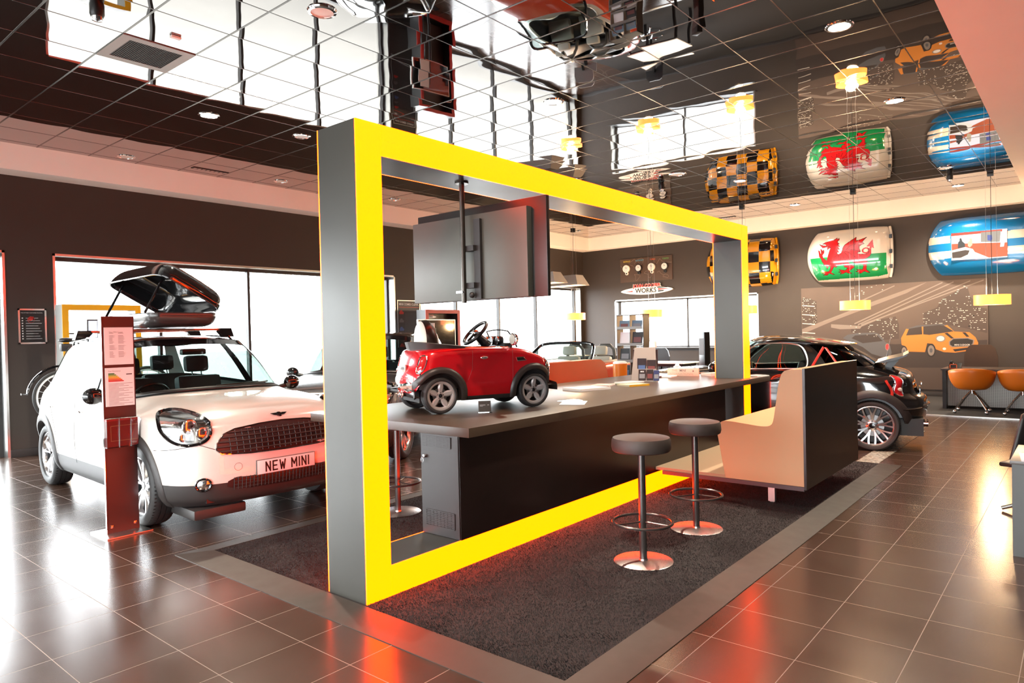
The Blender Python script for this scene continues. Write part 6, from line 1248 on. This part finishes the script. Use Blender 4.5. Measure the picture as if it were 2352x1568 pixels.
m = MB(); m.cyl(st, (.19, 0, 1.05), .014, n=8); m.build('seat_post', 'black', Bk)
m = MB(); m.sphere((.06, 0, 1.085), .10, 18, sx=1.0, sy=.8, sz=.32); m.sphere((.20, 0, 1.09), .09, 16, sx=1.35, sy=.28, sz=.24); m.build('saddle', 'black', Bk)
m = MB(); m.box(-.02, .12, -.05, .05, .94, 1.04, .025); m.build('saddle_bag', mat('black_nylon', '26262a', .6), Bk)
m = MB(); P_ = [((.40)*math.cos(a), 0, .355+.40*math.sin(a)) for a in [math.radians(q) for q in range(60, 175, 8)]]; m.tube(P_+[(-.46, 0, .42)], .018, 6, False, flat=.5); m.build('mudguard', 'gloss', Bk)
m = MB(); m.tube([hd, (.86, 0, 1.0), (.92, -.2, 1.02), (.82, -.28, 1.0)], .012, 6); m.tube([(.86, 0, 1.0), (.92, .2, 1.02), (.82, .28, 1.0)], .012, 6); m.build('handlebar', 'black', Bk)
m = MB(); m.box(.25, .30, -.36, .0, .0, .05); m.box(.60, .65, -.36, .0, .0, .05); m.box(-.1, 1.1, -.04, .04, -.035, .0); m.build('carrier', 'black', Bk)
# ================================================================ orange-red convertible beyond the sofa
CV = thing('convertible_car', 'orange-red convertible with cream seats beyond the orange sofa', 'car', (7.45, 3.05, 0), math.radians(186), scale=1.07)
cs = Shell(coupe_ctrl()[:8]+[[(-.62, 0, .98)]+[(p[0]*.97-.1, p[1]*.88, .955) for p in coupe_ctrl()[7][1:-1]]+[(-2.4, 0, .955)], [(-.7, 0, .60)]+[(p[0]*.9-.2, p[1]*.84, .60) for p in coupe_ctrl()[7][1:-1]]+[(-2.3, 0, .60)], [(-1.4, 0, .58)]+[(-1.4-.02*k, .002, .58) for k in range(1, 11)]+[(-1.7, 0, .58)]], 8, 5, holes=[(0, RW, .352, .55), (-2.467, RW, .352, .55)])
cs.part('body', 'orangecar', CV, lambda i, j, c: i < 7); cs.part('cockpit_rim', 'alu', CV, lambda i, j, c: 7 <= i < 8); cs.part('cockpit', 'black', CV, lambda i, j, c: i >= 8)
for hx in (0, -2.467):
    for sd in (1, -1): wheel(CV, (hx, sd*.745, RW), sd, RW, .20, .232, 'v5')
for y in (-.34, .34):
    m = MB(); m.T = Matrix.Translation((-1.45, y, .62)) @ Matrix.Rotation(-.18, 4, 'Y'); m.box(-.08, .05, -.24, .24, 0, .42, .05); m.box(-.07, .04, -.14, .14, .44, .62, .05); m.build('seat', 'creamlt', CV)
    m = MB(); m.tube([(-1.80, y-.19, .92), (-1.79, y-.17, 1.16), (-1.78, y-.10, 1.235), (-1.78, y+.10, 1.235), (-1.79, y+.17, 1.16), (-1.80, y+.19, .92)], .032, 10); m.build('roll_hoop', mat('grey_hoop', '6a6a66', .35, metal=.4), CV)
m = MB(); fr = crom(np.array([(-.42, -.70, .96), (-.70, -.62, 1.16), (-.85, -.50, 1.285), (-.88, 0, 1.31), (-.85, .50, 1.285), (-.70, .62, 1.16), (-.42, .70, .96)]), 4, 'open'); m.tube([tuple(p) for p in fr], .028, 8); wf = m.build('windscreen_frame', 'gloss', CV)
m = MB(); n_ = len(fr); m.add([tuple(p) for p in fr], [tuple(range(n_))]); m.build('windscreen', 'carglass', wf)
m = MB(); m.box(-2.3, -1.9, -.62, .62, .95, 1.03, .03); m.build('folded_hood', 'black', CV)
for y in (-.2, .2): m = MB(); cs.patch(m, [(-2.8, y-.09), (-2.45, y-.09), (-2.45, y+.09), (-2.8, y+.09)], 't', .003, .003, 3); m.build('bonnet_stripe', 'black', CV, norm=False)
# ================================================================ back office: desk, tub chairs, telephone
Dk = thing('office_desk', 'dark desk with pale perforated front panel before the mural', 'desk')
m = MB(); m.box(12.15, 13.0, -4.75, -2.74, .735, .765); m.build('desk_top', mat('brown_black_side'), Dk)
for y in (-2.79, -4.7): m = MB(); m.box(12.2, 12.95, y-.03, y+.03, .012, .735); m.build('side_leg', 'black', Dk)
g = N('perforated_panel'); x, y, z = g.xyz(); fy = g.math('SUBTRACT', g.math('FRACT', g.math('MULTIPLY', y, 36.)), .5); fz = g.math('SUBTRACT', g.math('FRACT', g.math('MULTIPLY', z, 36.)), .5)
d_ = g.math('ADD', g.math('MULTIPLY', fy, fy), g.math('MULTIPLY', fz, fz)); g.l(g.mixc(g.math('LESS_THAN', d_, .05), lin('a8a6a2'), lin('3a3532')), g.p.inputs['Base Color']); g.p.inputs['Roughness'].default_value = .45; g.p.inputs['Metallic'].default_value = .4
m = MB(); m.box(12.34, 12.35, -4.66, -2.83, .06, .66); m.build('front_panel', g.m, Dk)
def tub(x, y, label, rz=0):
    T = thing('tub_chair', label, 'chair', (x, y, .012), rz, group='orange tub chairs')
    # shell: lathe-like bowl, high back towards -x
    n = 40; rows = []
    for k in range(9):
        t = k/8; row = []
        for q in range(n):
            a = 2*PI*q/n; back = .5-.5*math.cos(a)   # 1 at a=pi (towards -x)
            zt = .60+.205*back**.7; r_ = (.17+.17*math.sin(t*PI/2)**.9+.02*t*back); zz = .425+(zt-.425)*(1-math.cos(t*PI/2))**.9
            row.append((r_*math.cos(a)*1.0, r_*math.sin(a)*1.0, zz))
        rows.append(row)
    m = MB(); m.add([p for r in rows for p in r], [(i*n+q, i*n+(q+1) % n, (i+1)*n+(q+1) % n, (i+1)*n+q) for i in range(8) for q in range(n)]+[tuple(range(n))[::-1]])
    o = m.build('shell', 'orangeshell', T, sharp=60); s_ = o.modifiers.new('thickness', 'SOLIDIFY'); s_.thickness = .018; s_.offset = 0
    m = MB(); m.lathe([(.0005, .43), (.17, .43), (.20, .45), (.19, .48), (.0005, .485)], 32); m.build('seat_pad', 'orangeshell', T)
    m = MB(); m.cyl((0, 0, .34), (0, 0, .425), .03, n=14); m.build('swivel', 'chrome', T)
    for k in range(4):
        a = PI/4+k*PI/2; m = MB(); c, s__ = math.cos(a), math.sin(a); m.tube([(.02*c, .02*s__, .385), (.18*c, .18*s__, .24), (.33*c, .33*s__, .075)], .014, 8, flat=1.3); f_ = m.build('leg', 'chrome', T); m = MB(); m.sphere((.335*c, .335*s__, .032), .032, 12); m.build('castor', 'chrome', f_)
    return T
tub(11.72, -3.28, 'orange tub chair on chrome legs at the desk, the fully visible one'); tub(11.72, -4.01, 'orange tub chair at the desk, cut by the picture edge')
office_chair(13.45, -3.25, 1.18, 0, 'brown-black office chair behind the desk, its back against the mural', mat('brown_fabric', '3a2a24', .7), w=.56, h=.6)
Ph = thing('desk_telephone', 'black desk telephone at the left end of the desk', 'telephone', (12.38, -2.95, .765)); m = MB(); m.prism([(-.09, 0), (.09, 0), (.09, .10), (.06, .10)], -.1, .1, 'y'); m.build('base', 'gloss', Ph); m = MB(); m.box(-.02, .09, .04, .09, .105, .14, .01); m.build('handset', 'black', Ph)
m = MB(); m.box(-.12, .12, -.01, .01, 0, .004) if False else None
Cd = thing('card_holder', 'small orange-framed card holder in front of the desk telephone', 'card holder', (12.2, -2.94, .765)); m = MB()
for a, b, c, d in ((-.06, .06, 0, .015), (-.06, .06, .075, .09), (-.06, -.045, 0, .09), (.045, .06, 0, .09)): m.box(-.006, .006, a, b, c, d)
m.build('frame', mat('orange_frame', 'f06a1c', .4), Cd); m = MB(); m.box(-.002, .004, -.045, .045, .015, .075); m.build('card', 'inkblack', Cd)
# right-hand desk cut by the picture edge
RD = thing('side_desk', 'grey desk at the right edge with magazines on its corner', 'desk')
m = MB(); m.box(2.86, 3.65, -6.2, -4.44, .635, .66, .002); m.build('desk_top', mat('grey_laminate', '544f49', .35), RD); m = MB(); m.box(2.87, 2.9, -6.2, -4.45, 0, .635); m.build('end_panel', mat('grey_green_laminate', '454945', .45), RD); m = MB(); m.box(3.6, 3.63, -6.2, -4.45, 0, .635); m.build('end_panel', mat('grey_green_laminate'), RD)
mag(3.02, -4.60, .3, .22, .012, .1, mat('white_cover', 'f0eef0', .4), 'white magazine on the side desk, lowest of its pile', z=.66); mag(3.04, -4.62, .28, .2, .02, .0, mat('pink_cover'), 'pink magazine on the side desk, middle of its pile', z=.674); mag(3.06, -4.63, .24, .16, .03, -.1, mat('brown_cover', '8a5a40', .4), 'brown book on the side desk, topmost of its pile', z=.696, name='book')
Sc = thing('shell_chair', 'black moulded chair peeping out behind the side desk', 'chair', (4.25, -4.58, 0), math.radians(160))
m = MB(); rows = []
for k in range(9):
    t = k/8; row = []
    for q in range(13):
        a = (q-6)/6*1.15; r_ = .27-.05*t; row.append((-.02-r_*math.cos(a)+.16-.14*t, r_*math.sin(a)*1.05, .40+.5*t*(1-.18*(abs(q-6)/6)**2)))
    rows.append(row)
m.add([p for r in rows for p in r], [(i*13+q, i*13+q+1, (i+1)*13+q+1, (i+1)*13+q) for i in range(8) for q in range(12)]); o = m.build('backrest', mat('black_shell', '1d1b19', .3, coat=.4), Sc, sharp=60); s_ = o.modifiers.new('thickness', 'SOLIDIFY'); s_.thickness = .02
m = MB(); m.box(-.22, .24, -.24, .24, .40, .44, .02); m.build('seat', 'black', Sc); m = MB(); m.cyl((0, 0, .08), (0, 0, .40), .028); m.build('column', 'chrome', Sc)
for k in range(4): a = k*PI/2+.4; m = MB(); m.tube([(0, 0, .10), (.18*math.cos(a), .18*math.sin(a), .07), (.30*math.cos(a), .30*math.sin(a), .02)], .016, 8); m.build('leg', 'chrome', Sc)
Cf = thing('chair_foot', 'chrome chair foot showing at the left edge of the side desk', 'chair foot', (3.96, -4.36, 0)) if False else None
